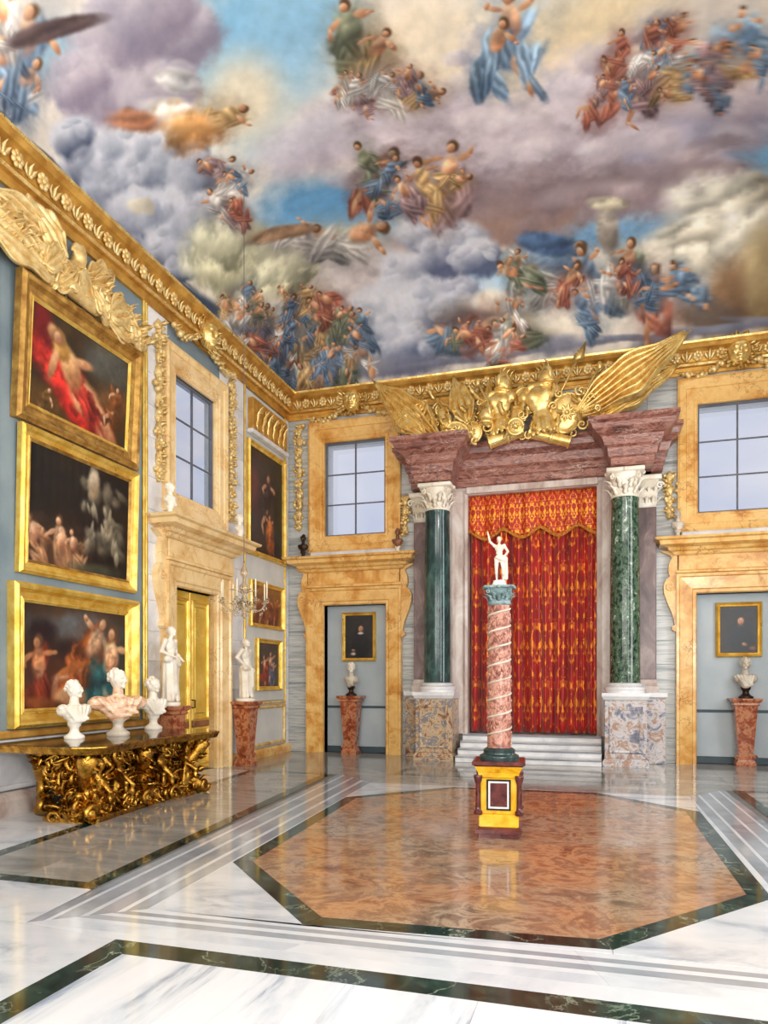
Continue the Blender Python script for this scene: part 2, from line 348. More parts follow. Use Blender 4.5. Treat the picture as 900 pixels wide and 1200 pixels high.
# damask of the curtain: mirrored and repeated noise on the cloth's own coordinates
def damask(name, red0, red1, gold, thr, ku, kv):
    n = N(name); uv = n.new('ShaderNodeUVMap'); uv.uv_map = 'cloth'; sp = n.new('ShaderNodeSeparateXYZ'); n.ln(uv.outputs[0], sp.inputs[0])
    def mth(op, a, b=None):
        q = n.new('ShaderNodeMath', operation=op)
        for i, x in enumerate((a, b)):
            if x is None: continue
            if hasattr(x, 'links'): n.ln(x, q.inputs[i])
            else: q.inputs[i].default_value = x
        return q.outputs[0]
    row = mth('FLOOR', mth('MULTIPLY', sp.outputs[1], kv))
    u = mth('PINGPONG', mth('ADD', mth('MULTIPLY', sp.outputs[0], ku), mth('MULTIPLY', row, .5)), .5)
    v = mth('FRACT', mth('MULTIPLY', sp.outputs[1], kv))
    cb = n.new('ShaderNodeCombineXYZ'); n.ln(u, cb.inputs[0]); n.ln(v, cb.inputs[1])
    f = n.noise(cb.outputs[0], 5.5, 2, .6); fine = n.noise(cb.outputs[0], 16, 2)
    mk = mth('GREATER_THAN', mth('ADD', f, mth('MULTIPLY', fine, .25)), thr)
    col = n.mix(mk, n.ramp(n.noise(n.coords(rand=False), 2.5, 4), [(.3, red0), (.7, red1)]), gold)
    n.ln(mth('MULTIPLY', mk, .45), n.b.inputs['Metallic'])
    m = n.out(col, .42, 0, .4); n.ln(mth('MULTIPLY', mk, .45), n.b.inputs['Metallic'])
    n.b.inputs['Sheen Weight'].default_value = .2
    return m
M['damask'] = damask('red_gold_damask', S(140, 10, 6), S(186, 22, 10), S(226, 132, 40), .67, 1.5, .85)
M['valance'] = damask('gold_red_valance_damask', S(160, 22, 6), S(196, 40, 10), S(240, 160, 46), .65, 2.6, 1.9)
M['fringe'] = gilt('gold_red_fringe', S(150, 60, 16), S(220, 150, 50), .5, .4, 30, .5)
def glass(name, tint, alpha, rough):
    n = N(name); n.out(tint, rough, 0, .5); n.b.inputs['Transmission Weight'].default_value = 1; n.b.inputs['IOR'].default_value = 1.45
    tr = n.new('ShaderNodeBsdfTransparent'); tr.inputs[0].default_value = tint; mx = n.new('ShaderNodeMixShader'); mx.inputs[0].default_value = alpha
    o = n.t.nodes['Material Output']; n.ln(tr.outputs[0], mx.inputs[1]); n.ln(n.b.outputs[0], mx.inputs[2]); n.ln(mx.outputs[0], o.inputs[0])
    return n.m
M['pane'] = glass('thin_window_glass', (.95, .97, 1, 1), .18, .05)
M['crystal'] = glass('clear_chandelier_glass', (.95, .95, .93, 1), .75, .03)
def painted(name, rough, spec=.4, bmp=.08):      # oil paint or fresco: the colours are painted on the surface's own points
    n = N(name); a = n.new('ShaderNodeAttribute'); a.attribute_name = 'paint'
    n.bump(n.noise(n.coords(), 60, 3), bmp, .003)
    return n.out(a.outputs['Color'], rough, 0, spec)
M['fresco'] = painted('painted_plaster', .8, .2)
M['oil'] = painted('varnished_oil_paint', .35, .4)

# ---------------------------------------------------------------- painter: strokes laid on a surface's own coordinates
def vnoise(u, v, seed):
    T = np.random.RandomState(seed).rand(64, 64); a = np.floor(u).astype(int); b = np.floor(v).astype(int)
    x = u-a; y = v-b; x = x*x*(3-2*x); y = y*y*(3-2*y)
    g = lambda i, j: T[i % 64, j % 64]
    return (g(a, b)*(1-x)+g(a+1, b)*x)*(1-y)+(g(a, b+1)*(1-x)+g(a+1, b+1)*x)*y
def fbm(u, v, seed, o=4):
    s = 0; k = .5
    for i in range(o): s = s+k*(vnoise(u*2**i, v*2**i, seed+i)-.5); k *= .55
    return s
class Canvas:
    def __init__(s, U, V, fmap, nscale):
        s.U, s.V, s.map = U, V, fmap; s.c = np.zeros((len(U), 3))
        s.n = [fbm(U*nscale, V*nscale, 11), fbm(U*nscale*2.7, V*nscale*2.7, 31), fbm(U*nscale*.9+9, V*nscale*.9+5, 53), fbm(U*nscale*7, V*nscale*7, 71)]
    def fill(s, a, b):
        t = np.clip(.5+1.6*s.n[0], 0, 1)[:, None]; s.c[:] = np.array(a)/255*(1-t)+np.array(b)/255*t
    def ell(s, x, y, rx, ry, ang=0, col=(200, 200, 200), dark=None, soft=.35, warp=.35, a=1.0, folds=0, lit=(-.5, -.85), wk=0, gain=1.0):
        q = R(ang); ca, sa = math.cos(q), math.sin(q)
        c = s.map(x, y); e1 = s.map(x+rx*ca, y+rx*sa); e2 = s.map(x-ry*sa, y+ry*ca)
        if c is None or e1 is None or e2 is None: return
        a1 = (e1[0]-c[0], e1[1]-c[1]); a2 = (e2[0]-c[0], e2[1]-c[1]); D = a1[0]*a2[1]-a1[1]*a2[0]
        if abs(D) < 1e-9: return
        bu = (abs(a1[0])+abs(a2[0]))*1.7; bv = (abs(a1[1])+abs(a2[1]))*1.7
        I = np.nonzero((np.abs(s.U-c[0]) < bu) & (np.abs(s.V-c[1]) < bv))[0]
        if len(I) == 0: return
        du = s.U[I]-c[0]; dv = s.V[I]-c[1]
        q1 = (du*a2[1]-dv*a2[0])/D; q2 = (dv*a1[0]-du*a1[1])/D
        r = np.sqrt(q1*q1+q2*q2)+warp*2*s.n[wk][I]+warp*.7*s.n[3][I]
        m = np.clip((1+soft-r)/(2*soft), 0, 1); m = (m*m*(3-2*m)*a)[:, None]
        k = np.array(col)/255.0
        if dark is not None:
            t = np.clip(.5+.62*gain*((q1*rx*ca-q2*ry*sa)*lit[0]+(q1*rx*sa+q2*ry*ca)*lit[1])/max(rx, ry)*1.15+.5*s.n[1][I], 0, 1)[:, None]
            k = np.array(dark)/255.0*(1-t)+k*t
        else: k = np.repeat(k[None, :], len(I), 0)
        if folds: k = k*(1+.26*np.sin(folds*.6*q2+11*s.n[0][I]+7*s.n[1][I]+2.2*q1)*(.4+1.6*np.abs(s.n[2][I]))+.5*s.n[1][I])[:, None]
        s.c[I] = s.c[I]*(1-m)+np.clip(k, 0, 1)*m
    def puffs(s, pts, light, dark, soft=.2, warp=.4, a=.95):
        rn = random.Random(len(pts)*7+int(pts[0][0]))
        for x, y, r in pts:
            s.ell(x, y, r*1.12, r, 0, light, dark, soft, warp, a, gain=1.5)
            for k in range(5):
                q = rn.uniform(PI*.9, PI*2.1); d = r*rn.uniform(.5, .95); s.ell(x+math.cos(q)*d, y+math.sin(q)*d*.9, r*rn.uniform(.2, .42), r*rn.uniform(.16, .32), rn.uniform(-30, 30), light, tuple((p+q_*1.6)/2.6 for p, q_ in zip(dark, light)), .3, .4, .75, gain=1.3)
    def limb(s, x0, y0, x1, y1, r, col, dark):
        s.ell((x0+x1)/2, (y0+y1)/2, math.hypot(x1-x0, y1-y0)/2+r*.6, r, math.degrees(math.atan2(y1-y0, x1-x0)), col, dark, .4, .25, wk=1)
    def figure(s, x, y, h, ang, robe, robed, rnd, skin=(226, 184, 148), skind=(150, 98, 70), hair=(92, 66, 46), bare=.5):
        q = R(ang); ca, sa = math.cos(q), math.sin(q)
        P = lambda a, b: (x+(a*ca-b*sa)*h, y+(a*sa+b*ca)*h)          # b: down the body, 0 at the waist
        J = lambda c, k: tuple(min(255, v*k) for v in c)
        s.ell(*P(.03, .12), h*.26, h*.4, ang, robed, None, .7, .5, .45, wk=1)
        k1 = rnd.uniform(-.2, .2)
        for k in range(7):                                           # swirling drapery
            b = -.12+.6*rnd.random(); a = rnd.uniform(-.12, .16)+k1*b; j = rnd.uniform(.72, 1.14)
            s.ell(*P(a, b), h*rnd.uniform(.12, .24), h*rnd.uniform(.045, .1), ang+90+rnd.uniform(-50, 50), J(robe, j), J(robed, j), .35, .45, .95, 9, wk=1)
        if rnd.random() < .7: s.limb(*P(-.04, .2), *P(-.1+k1, .4), h*.042, skin, skind); s.limb(*P(-.1+k1, .4), *P(-.05+k1, .54), h*.028, skin, skind)
        if rnd.random() < bare: s.ell(*P(0, -.08), h*.085, h*.14, ang, skin, skind, .35, .25, 1, 4, wk=1)
        else: s.ell(*P(0, -.08), h*.1, h*.15, ang, J(robe, 1.08), robed, .35, .4, 1, 8, wk=1)
        for sg in (-1, 1):
            if rnd.random() < .75:
                e = rnd.uniform(-.32, .02); s.limb(*P(sg*.08, -.17), *P(sg*.19, (e-.17)/2), h*.03, skin, skind); s.limb(*P(sg*.19, (e-.17)/2), *P(sg*rnd.uniform(.14, .28), e), h*.022, skin, skind)
        s.ell(*P(.4*k1, .3), h*.2, h*.06, ang+60+200*k1, robe, robed, .35, .45, .95, 9, wk=1)
        s.ell(*P(.008, -.29), h*.058, h*.064, ang, hair, None, .35, .3, wk=1); s.ell(*P(-.012, -.27), h*.04, h*.05, ang, skin, skind, .3, .15)
    def put(s, me, grain=.12):
        s.c *= (1+grain*1.6*s.n[3]+grain*1.2*s.n[1])[:, None]; s.c += (np.stack([s.n[1], s.n[2]*.4, -s.n[1]], 1))*grain*.25
        c = np.clip(s.c, 0, 1); c = np.where(c <= .04045, c/12.92, ((c+.055)/1.055)**2.4)
        at = me.color_attributes.new('paint', 'FLOAT_COLOR', 'POINT')
        at.data.foreach_set('color', np.concatenate([c, np.ones((len(c), 1))], 1).astype(np.float32).ravel())

# ---------------------------------------------------------------- ceiling: a coved vault with a painted sky
LIP, COVE, RISE, ZV = .12, 3.0, 2.3, 7.93
def axis_lines(lo, hi, n_lo, n_mid, n_hi):
    a = [lo+COVE*(1-math.cos(k/n_lo*PI/2)) for k in range(n_lo)]
    b = [lo+COVE+(hi-lo-2*COVE)*k/n_mid for k in range(n_mid)] if not isinstance(n_mid, list) else n_mid
    c = [hi-COVE*(1-math.cos(k/n_hi*PI/2)) for k in range(n_hi, -1, -1)]
    return np.array(a+b+c)
def rise(d): return RISE*np.sqrt(np.clip(1-(1-np.clip(d/COVE, 0, 1))**2, 0, 1))
X0, X1, Y0, Y1 = XL+LIP, XR-LIP, YR+LIP, YB-LIP
gx = axis_lines(X0, X1, 240, 230, 60)
ym = list(np.linspace(Y0+COVE, 4.6, 20))+list(np.linspace(4.65, Y1-COVE-.03, 330))
gy = axis_lines(Y0, Y1, 14, ym, 240)
def vault_z(x, y): return ZV+np.minimum(rise(np.minimum(x-X0, X1-x)), rise(np.minimum(y-Y0, Y1-y)))
def arc(g, lo, hi):
    h = rise(np.minimum(g-lo, hi-g)); return np.concatenate([[0], np.cumsum(np.hypot(np.diff(g), np.diff(h)))])
ax_, ay_ = arc(gx, X0, X1), arc(gy, Y0, Y1)
XX, YY = np.meshgrid(gx, gy); ZZ = vault_z(XX, YY)
nx_, ny_ = len(gx), len(gy)
V_ = np.stack([XX.ravel(), YY.ravel(), ZZ.ravel()], 1)
ii = np.arange((ny_-1)*(nx_-1)); jr = ii//(nx_-1); jc = ii % (nx_-1); b0 = jr*nx_+jc
F_ = np.stack([b0, b0+nx_, b0+nx_+1, b0+1], 1)
ceil_me = bpy.data.meshes.new('ceiling'); ceil_me.from_pydata(V_.tolist(), [], F_.tolist()); ceil_me.update(); ceil_me.shade_smooth()
TT = np.linspace(2, 60, 3000)
def on_vault(px, py):
    d = ray(px, py)
    x = d.x*TT; y = d.y*TT; z = EYE+d.z*TT
    ok = (x > X0) & (x < X1) & (y > Y0) & (y < Y1)
    hit = np.nonzero(ok & (z > vault_z(np.clip(x, X0, X1), np.clip(y, Y0, Y1))))[0]
    if len(hit) == 0:
        k = np.nonzero(ok)[0]
        if len(k) == 0: return None
        k = k[-1]
    else: k = hit[0]
    return (float(np.interp(x[k], gx, ax_)), float(np.interp(y[k], gy, ay_)))
UU, VV = np.meshgrid(ax_, ay_)
cv = Canvas(UU.ravel(), VV.ravel(), on_vault, .9)
rnd = random.Random(4)
cv.fill((206, 198, 192), (228, 218, 204))
E = cv.ell
# open sky
for a in ((300, 60, 95, 120, 10, (120, 176, 214), (168, 204, 226)), (95, 60, 70, 36, 0, (170, 200, 214), None), (370, 245, 90, 40, 10, (104, 160, 206), None), (360, 285, 80, 30, 0, (134, 178, 208), None),
          (590, 335, 80, 34, 0, (160, 196, 222), None), (540, 350, 60, 24, 0, (196, 212, 226), None), (880, 190, 60, 34, -10, (120, 172, 212), None), (760, 235, 120, 20, -6, (156, 184, 206), None),
          (700, 270, 90, 20, -4, (120, 160, 196), None), (620, 20, 90, 40, 0, (200, 210, 220), None), (340, 10, 60, 40, 0, (140, 186, 216), None), (480, 210, 60, 26, 0, (176, 200, 220), None)):
    E(a[0], a[1], a[2], a[3], a[4], a[5], a[6], .5, .4)
# golden light at the top
for a in ((640, 70, 170, 50, -6, (226, 200, 152)), (560, 60, 120, 50, 0, (232, 214, 184)), (520, 50, 80, 50, 0, (232, 218, 196)), (720, 30, 110, 40, 0, (224, 206, 172)), (850, 30, 90, 50, 0, (206, 196, 186))):
    E(*a, None, .6, .5)
# great pale cloud bank and its violet-brown shade
for a in ((540, 160, 150, 42, 8, (236, 230, 234)), (690, 125, 120, 60, -20, (234, 226, 232)), (620, 190, 130, 40, 0, (222, 212, 220)), (780, 130, 130, 52, -14, (220, 212, 222)), (430, 130, 110, 26, -6, (238, 232, 230)), (390, 165, 90, 34, -8, (214, 214, 226))):
    E(*a, (186, 172, 186), .4, .45)
for a in ((640, 228, 150, 28, 2, (160, 142, 146), (134, 112, 112)), (740, 205, 120, 34, -6, (176, 160, 168), (140, 122, 128)), (800, 168, 90, 44, -14, (190, 182, 200), (136, 128, 148)), (850, 145, 70, 34, -10, (180, 176, 196), (128, 126, 150)), (560, 275, 120, 20, -8, (166, 140, 132), (130, 104, 98)), (590, 250, 60, 18, 0, (150, 124, 116), None)):
    E(*a, .5, .5)
for k in range(90):                                      # wisps on the bank
    x = rnd.uniform(400, 880); y = 150-.09*(x-640)+rnd.gauss(0, 38); j = rnd.uniform(-22, 16)
    E(x, y, rnd.uniform(16, 44), rnd.uniform(7, 18), rnd.uniform(-25, 15), (226+j, 218+j, 224+j), (180+j, 166+j, 178+j), .4, .45, .55, gain=1.5, wk=1)
for k in range(50):
    x = rnd.uniform(520, 860); y = 225-.1*(x-640)+rnd.gauss(0, 14); j = rnd.uniform(-20, 20)
    E(x, y, rnd.uniform(20, 50), rnd.uniform(6, 14), rnd.uniform(-15, 10), (170+j, 154+j, 160+j), (128+j, 108+j, 112+j), .45, .5, .5, gain=1.4, wk=1)
# violet cloud, then the dark blue-grey billows above the left cornice
cv.puffs([(150, 70, 62), (210, 40, 50), (120, 110, 50), (190, 110, 46), (90, 95, 34), (170, 15, 60)], (190, 182, 192), (136, 126, 144))
for k in range(11): E(40+k*30, 165+k*28, 44, 30, 42, (66, 78, 100), (44, 54, 72), .5, .5)
cv.puffs([(100, 185, 38), (150, 190, 46), (205, 178, 40), (175, 215, 44), (225, 205, 32), (130, 225, 36), (165, 255, 34), (205, 255, 36), (225, 285, 34), (195, 290, 28), (240, 250, 26), (210, 318, 22), (85, 160, 26)], (206, 208, 218), (60, 70, 94))
for k in range(26): E(rnd.uniform(80, 240), rnd.uniform(160, 310), rnd.uniform(12, 22), rnd.uniform(9, 15), rnd.uniform(0, 180), (196, 198, 210), (126, 134, 152), .35, .4, .6, wk=1)
E(161, 238, 13, 9, 20, (232, 224, 204), (190, 180, 160), .3, .8, .9, wk=1)
# leaning sage rocks and pale foliage
for a in ((300, 290, 58, 34, 20), (280, 320, 50, 34, 0), (340, 325, 46, 24, 0), (250, 300, 34, 40, 20), (375, 300, 60, 26, -10)): E(*a, (216, 214, 186), (164, 160, 132), .4, .5, 1, 6)
# grey storm billows low in the middle
cv.puffs([(420, 315, 38), (440, 345, 30), (395, 350, 36)], (206, 198, 198), (140, 130, 138))
cv.puffs([(505, 272, 36), (540, 285, 30), (480, 330, 40), (520, 345, 34), (450, 372, 46), (490, 372, 40), (430, 395, 36), (470, 405, 40), (515, 300, 26), (560, 300, 24)], (204, 206, 216), (80, 88, 116))
# right: pale broken rocks, brown slope
for a in ((860, 250, 60, 44, 0), (880, 220, 40, 26, 0), (830, 290, 60, 34, -10), (880, 290, 40, 44, 0), (800, 275, 50, 16, -14)): E(*a, (222, 218, 204), (160, 152, 136), .35, .55, 1, 7)
for a in ((865, 345, 38, 34, 0, (150, 118, 88), (94, 70, 54)), (895, 330, 24, 50, 0, (190, 170, 130), (120, 100, 70)), (830, 370, 40, 18, 0, (120, 100, 84), (84, 72, 66))): E(*a, .4, .4)
# dark ground behind the far cornice and on the left
for k in range(14): E(360+k*42, 438-k*4.9, 42, 20, -6, (134, 138, 156), (92, 92, 110), .5, .5, .9)
for k in range(9): E(250+k*17, 372+k*9, 34, 34, 0, (96, 112, 118), (56, 66, 76), .5, .5, .85)
E(360, 380, 50, 40, 0, (170, 154, 130), (96, 90, 88), .5, .5, .8); E(620, 375, 40, 14, 10, (150, 130, 96), (104, 92, 74), .5, .5); E(560, 380, 60, 26, 0, (110, 100, 92), (70, 62, 60), .5, .5, .7)
E(600, 352, 50, 12, 0, (242, 232, 214), None, .4, .4); E(660, 375, 60, 14, 0, (232, 222, 206), None, .4, .5)
# generic robed figures and groups, in the colours the vault shows there
RO = [((194, 112, 84), (126, 62, 50)), ((218, 182, 118), (150, 108, 64)), ((118, 146, 174), (66, 86, 114)), ((226, 222, 214), (160, 152, 150)), ((136, 142, 114), (80, 86, 68)), ((188, 150, 150), (120, 90, 96)), ((150, 184, 210), (92, 124, 160))]
RO = [tuple(tuple(v*.78+.22*(sum(c)/3*.9+14) for v in c) for c in r) for r in RO]
E(285, 115, 46, 46, 0, (246, 224, 190), None, .6, .1, .8)
cv.figure(262, 135, 88, 70, *RO[1], rnd, bare=.1); E(205, 130, 40, 18, 10, (230, 224, 216), (170, 164, 170), .3, .3, 1, 7); E(160, 140, 34, 14, 10, (194, 132, 96), (140, 86, 60), .4, .6, .9, 8, wk=1); E(225, 150, 40, 26, 20, (214, 164, 104), (146, 98, 58), .4, .6, .95, 9, wk=1)
E(205, 95, 26, 14, 14, (216, 214, 210), (170, 168, 170), .25, .4, .9, 8, wk=1)
for x, y, h, a, r in ((525, 205, 92, 8, 5), (498, 215, 70, -20, 1), (446, 205, 80, 30, 0), (430, 190, 60, -30, 4), (415, 275, 96, 74, 3), (350, 275, 60, 70, 3), (412, 40, 96, -14, 4), (440, 60, 70, 30, 1), (470, 100, 66, 60, 0), (440, 110, 56, -50, 3), (500, 110, 50, 80, 1),
                      (600, 35, 110, -6, 6), (580, 55, 80, 20, 6), (740, 95, 74, -30, 5), (715, 115, 60, 40, 0), (770, 60, 70, 20, 3), (840, 55, 92, 50, 6), (800, 85, 64, 60, 1), (880, 40, 76, -20, 6), (870, 80, 60, 70, 1),
                      (28, 55, 120, 10, 2), (265, 205, 56, 20, 3), (255, 240, 50, -30, 3), (650, 305, 92, 60, 2), (690, 320, 78, -20, 2), (668, 340, 60, 80, 3), (735, 310, 70, 10, 4), (768, 345, 82, 0, 0), (800, 330, 60, -30, 2), (570, 380, 74, 70, 0), (545, 395, 60, 80, 2), (600, 385, 56, -70, 4)):
    cv.figure(x, y, h*1.3, a, *RO[r], rnd)
for k in range(90):
    x = rnd.uniform(262, 440); y = rnd.uniform(340, 445)
    if y > 290+(x-235)*.3+10 and x-300 < (y-330)*1.6+60: cv.figure(x, y, rnd.uniform(30, 58), rnd.uniform(-60, 60), *RO[rnd.choice((0, 2, 2, 3, 4, 1))], rnd)
for x0, x1, y0, y1, n, h0, h1 in ((700, 890, 25, 115, 20, 40, 64), (400, 510, 70, 120, 8, 40, 60), (600, 800, 300, 365, 12, 44, 70), (530, 620, 370, 402, 7, 40, 60), (0, 60, 10, 110, 4, 90, 130), (235, 285, 180, 260, 5, 40, 56), (440, 540, 190, 250, 4, 50, 70)):
  for k in range(n): cv.figure(rnd.uniform(x0, x1), rnd.uniform(y0, y1), rnd.uniform(h0, h1), rnd.uniform(-80, 80), *RO[rnd.choice((0, 3, 5, 6, 1, 2) if y0 < 280 else (0, 2, 4, 3))], rnd)
for x, y, rx, ry, a, c, d in ((330, 272, 42, 9, -6, (168, 138, 112), (110, 84, 66)), (712, 268, 15, 30, -4, (186, 176, 164), (116, 106, 98)), (712, 238, 24, 9, 0, (222, 214, 190), (160, 150, 130)), (640, 285, 34, 13, 12, (92, 120, 158), (56, 72, 100)), (60, 35, 60, 10, -14, (96, 80, 80), (60, 48, 50)), (35, 165, 36, 40, 30, (74, 78, 92), (56, 60, 74))):
    E(x, y, rx, ry, a, c, d, .3, .25, 1, 6)
#cv.limb(10, 20, 10, 90, 13, (222, 184, 148), (160, 112, 82)); cv.limb(34, 70, 52, 120, 11, (222, 184, 148), (160, 112, 82)); cv.limb(10, 90, 20, 118, 8, (214, 172, 136), (150, 100, 74))
cv.put(ceil_me, .09)
ceiling = struct(link('ceiling', ceil_me, M['fresco']), 'coved vault frescoed with billowing clouds, sky patches and crowds of robed figures')

# ---------------------------------------------------------------- floor: marble slabs on a bed
g = G().box(XL-.4, XR+.4, YR-.4, YB+.6, -.12, -.006); floor = struct(obj('floor', g, M['grout']), 'polished inlaid marble floor of grey, white, green and pink-brown slabs')
def slab(poly, m, name='slab', gap=.004, th=.03):
    c = Vector((sum(p[0] for p in poly)/len(poly), sum(p[1] for p in poly)/len(poly)))
    n = len(poly); a2 = sum(poly[i][0]*poly[(i+1) % n][1]-poly[(i+1) % n][0]*poly[i][1] for i in range(n))
    P = [Vector(p) for p in (poly if a2 > 0 else poly[::-1])]; q = []
    for i in range(n):                                   # inset by the joint
        e0 = (P[i]-P[i-1]).normalized(); e1 = (P[(i+1) % n]-P[i]).normalized(); n0 = Vector((-e0.y, e0.x)); n1 = Vector((-e1.y, e1.x))
        b = (n0+n1); k = b.length_squared
        q.append(P[i]+b*(2*gap*.5/max(k, .3)))
    return obj(name, G().prism([(v.x, v.y) for v in q], -th, 0), m, floor)
def lerp2(a, b, t): return (a[0]+(b[0]-a[0])*t, a[1]+(b[1]-a[1])*t)
def strips(a0, a1, b0, b1, fr, mats, cuts=1):            # parallel strips between edge a0-a1 and edge b0-b1
    for k in range(len(fr)-1):
        for c in range(cuts):
            t0, t1 = c/cuts, (c+1)/cuts
            e = lambda t, f: lerp2(lerp2(a0, a1, t), lerp2(b0, b1, t), f)
            slab([e(t0, fr[k]), e(t1, fr[k]), e(t1, fr[k+1]), e(t0, fr[k+1])], M[mats[k]], 'slab', .002)
OUT = [on_floor(*p) for p in ((273, 1010), (355, 1083), (718, 1113), (905, 1053), (820, 951), (700, 929), (532, 922), (405, 934))]
cc = (sum(p[0] for p in OUT)/8, sum(p[1] for p in OUT)/8)
INN = []
for i in range(8):
    a, b, c_ = Vector(OUT[i-1]), Vector(OUT[i]), Vector(OUT[(i+1) % 8])
    e0 = (b-a).normalized(); e1 = (c_-b).normalized(); bb = Vector((-e0.y, e0.x))+Vector((-e1.y, e1.x))
    v = b+bb*(.16*2/bb.length_squared); INN.append((v.x, v.y))
for i in range(8): j = (i+1) % 8; slab([OUT[i], OUT[j], INN[j], INN[i]], M['f_green'])
# the breccia field is laid in large sheets
ys = [p[1] for p in INN]; 
def clip(poly, axis, val, keep_gt):
    r = []
    for i in range(len(poly)):
        a, b = poly[i], poly[(i+1) % len(poly)]; ia = (a[axis] > val) == keep_gt; ib = (b[axis] > val) == keep_gt
        if ia: r.append(a)
        if ia != ib: r.append(lerp2(a, b, (val-a[axis])/(b[axis]-a[axis])))
    return r
for (lo, hi) in ((-9, -1.02), (-1.02, 9)):
    for (l2, h2) in ((0, 6.2), (6.2, 8.4), (8.4, 20)):
        p = clip(clip(clip(clip(INN, 0, lo, True), 0, hi, False), 1, l2, True), 1, h2, False)
        if len(p) > 2: slab(p, M['f_octa'], gap=.0012)
# rectangle around the octagon, its corner slabs
W0 = lambda px, py: on_floor(px, py)
xa_n, xa_f = OUT[0][0]-.03, OUT[7][0]-.03; xb = 1.26; yn = OUT[1][1]-.03; yf = OUT[6][1]+.05
A0 = (-3.02, yn); A1 = (-3.42, yf); B0 = (1.3, yn+.12); B1 = (1.2, yf)
for p in ([A0, (OUT[1][0], yn), OUT[1], OUT[0]], [(OUT[2][0], yn+.1), B0, OUT[3], OUT[2]], [B1, (OUT[5][0], yf), OUT[5], OUT[4]], [(OUT[6][0], yf), A1, OUT[7], OUT[6]]): slab(p, M['f_pale'])
slab([(OUT[1][0], yn), (OUT[2][0], yn+.1), OUT[2], OUT[1]], M['f_strip_w']); slab([(OUT[5][0], yf), (OUT[6][0], yf), OUT[6], OUT[5]], M['f_strip_w'])
slab([A0, OUT[0], OUT[7], A1], M['f_strip_w']); slab([B0, OUT[3], OUT[4], B1], M['f_strip_w'])
# striped bands round the rectangle
FRS = [0, .2, .27, .5, .57, .8, .86, 1]; MTS = ['f_strip_g', 'f_strip_w', 'f_strip_g', 'f_strip_w', 'f_strip_g', 'f_strip_w', 'f_strip_g']
OA0 = (-3.62, 3.78); OA1 = (-4.25, 11.35); OB0 = (1.9, 3.93); OB1 = (1.75, 11.3)
strips(A0, A1, OA0, OA1, FRS, MTS, 3)
strips(A0, B0, OA0, OB0, [0, .16, .3, .42, .6, .72, 1], ['f_strip_w', 'f_strip_g', 'f_strip_w', 'f_strip_g', 'f_strip_w', 'f_strip_w'], 3)
strips(B0, B1, OB0, OB1, FRS, MTS, 3)
# far band with green outlines in front of the steps
strips(A1, B1, (OA1[0], 11.35), (OB1[0], 11.3), [0, .45, .55, 1], ['f_grey', 'f_grey', 'f_grey'], 4)
YF = 12.05
def framed(x0, x1, y0, y1, bw_, field, cuts=(1, 1), bws=None):      # green frame with a field of slabs; corners given as quad (x0n, x0f)
    p = [(x0[0], y0), (x1[0], y0), (x1[1], y1), (x0[1], y1)]; b = bw_
    q = [(x0[0]+b, y0+b), (x1[0]-b, y0+b), (x1[1]-b, y1-b), (x0[1]+b, y1-b)]
    for i in range(4): j = (i+1) % 4; slab([p[i], p[j], q[j], q[i]], M['f_green'], gap=.0015)
    for a in range(cuts[0]):
        for c in range(cuts[1]):
            e = lambda s, t: lerp2(lerp2(q[0], q[1], s), lerp2(q[3], q[2], s), t)
            slab([e(a/cuts[0], c/cuts[1]), e((a+1)/cuts[0], c/cuts[1]), e((a+1)/cuts[0], (c+1)/cuts[1]), e(a/cuts[0], (c+1)/cuts[1])], M[field], gap=.0015)
# left panel beside the console
framed((-5.32, -5.95), (-3.72, -4.36), 4.53, 11.3, .15, 'f_grey', (2, 5))
slab([(-6.71, 4.53), (-5.32, 4.53), (-5.95, 11.3), (-6.71, 11.3)], M['f_pale'])
slab([(-6.71, 3.78), (-3.62, 3.78), (-3.72, 4.53), (-6.71, 4.53)], M['f_pale'])
slab([(-6.71, 11.3), (-4.3, 11.3), (-4.3, 14.66), (-6.71, 14.66)], M['f_grey']); 
framed((-3.35, -3.35), (.95, .95), 11.5, 12.35, .1, 'f_grey', (4, 1))
slab([(-4.3, 11.35), (-3.35, 11.35), (-3.35, 14.66), (-4.3, 14.66)], M['f_grey']); slab([(-3.35, 11.35), (.95, 11.35), (.95, 11.5), (-3.35, 11.5)], M['f_grey'])
for k in range(4): slab([(-3.35+k*1.075, 12.35), (-2.275+k*1.075, 12.35), (-2.275+k*1.075, 14.66), (-3.35+k*1.075, 14.66)], M['f_grey'])
slab([(.95, 11.3), (1.9, 11.3), (1.9, 14.66), (.95, 14.66)], M['f_grey']); slab([(1.9, 11.3), (4.1, 11.3), (4.1, 14.66), (1.9, 14.66)], M['f_grey'])
framed((1.95, 1.85), (4.05, 4.05), 4.53, 11.3, .15, 'f_grey', (2, 5))
slab([(1.95, 3.9), (4.1, 3.9), (4.1, 4.53), (1.95, 4.53)], M['f_pale'])
# foreground panel: dark green frame round white slabs
fo = on_floor(135, 1101); fr_ = on_floor(900, 1190)
framed((fo[0], fo[0]), (2.4, 2.4), .4, 3.7, .19, 'f_white', (7, 2))
slab([(-6.71, -2.6), (fo[0], -2.6), (fo[0], 3.7), (-3.62, 3.78), (-6.71, 3.78)], M['f_pale'])
slab([(fo[0], 3.7), (2.4, 3.7), (1.9, 3.93), (-3.62, 3.78)], M['f_strip_w'])
slab([(2.4, -2.6), (4.1, -2.6), (4.1, 3.9), (2.4, 3.9)], M['f_pale']); slab([(fo[0], -2.6), (2.4, -2.6), (2.4, .4), (fo[0], .4)], M['f_pale'])

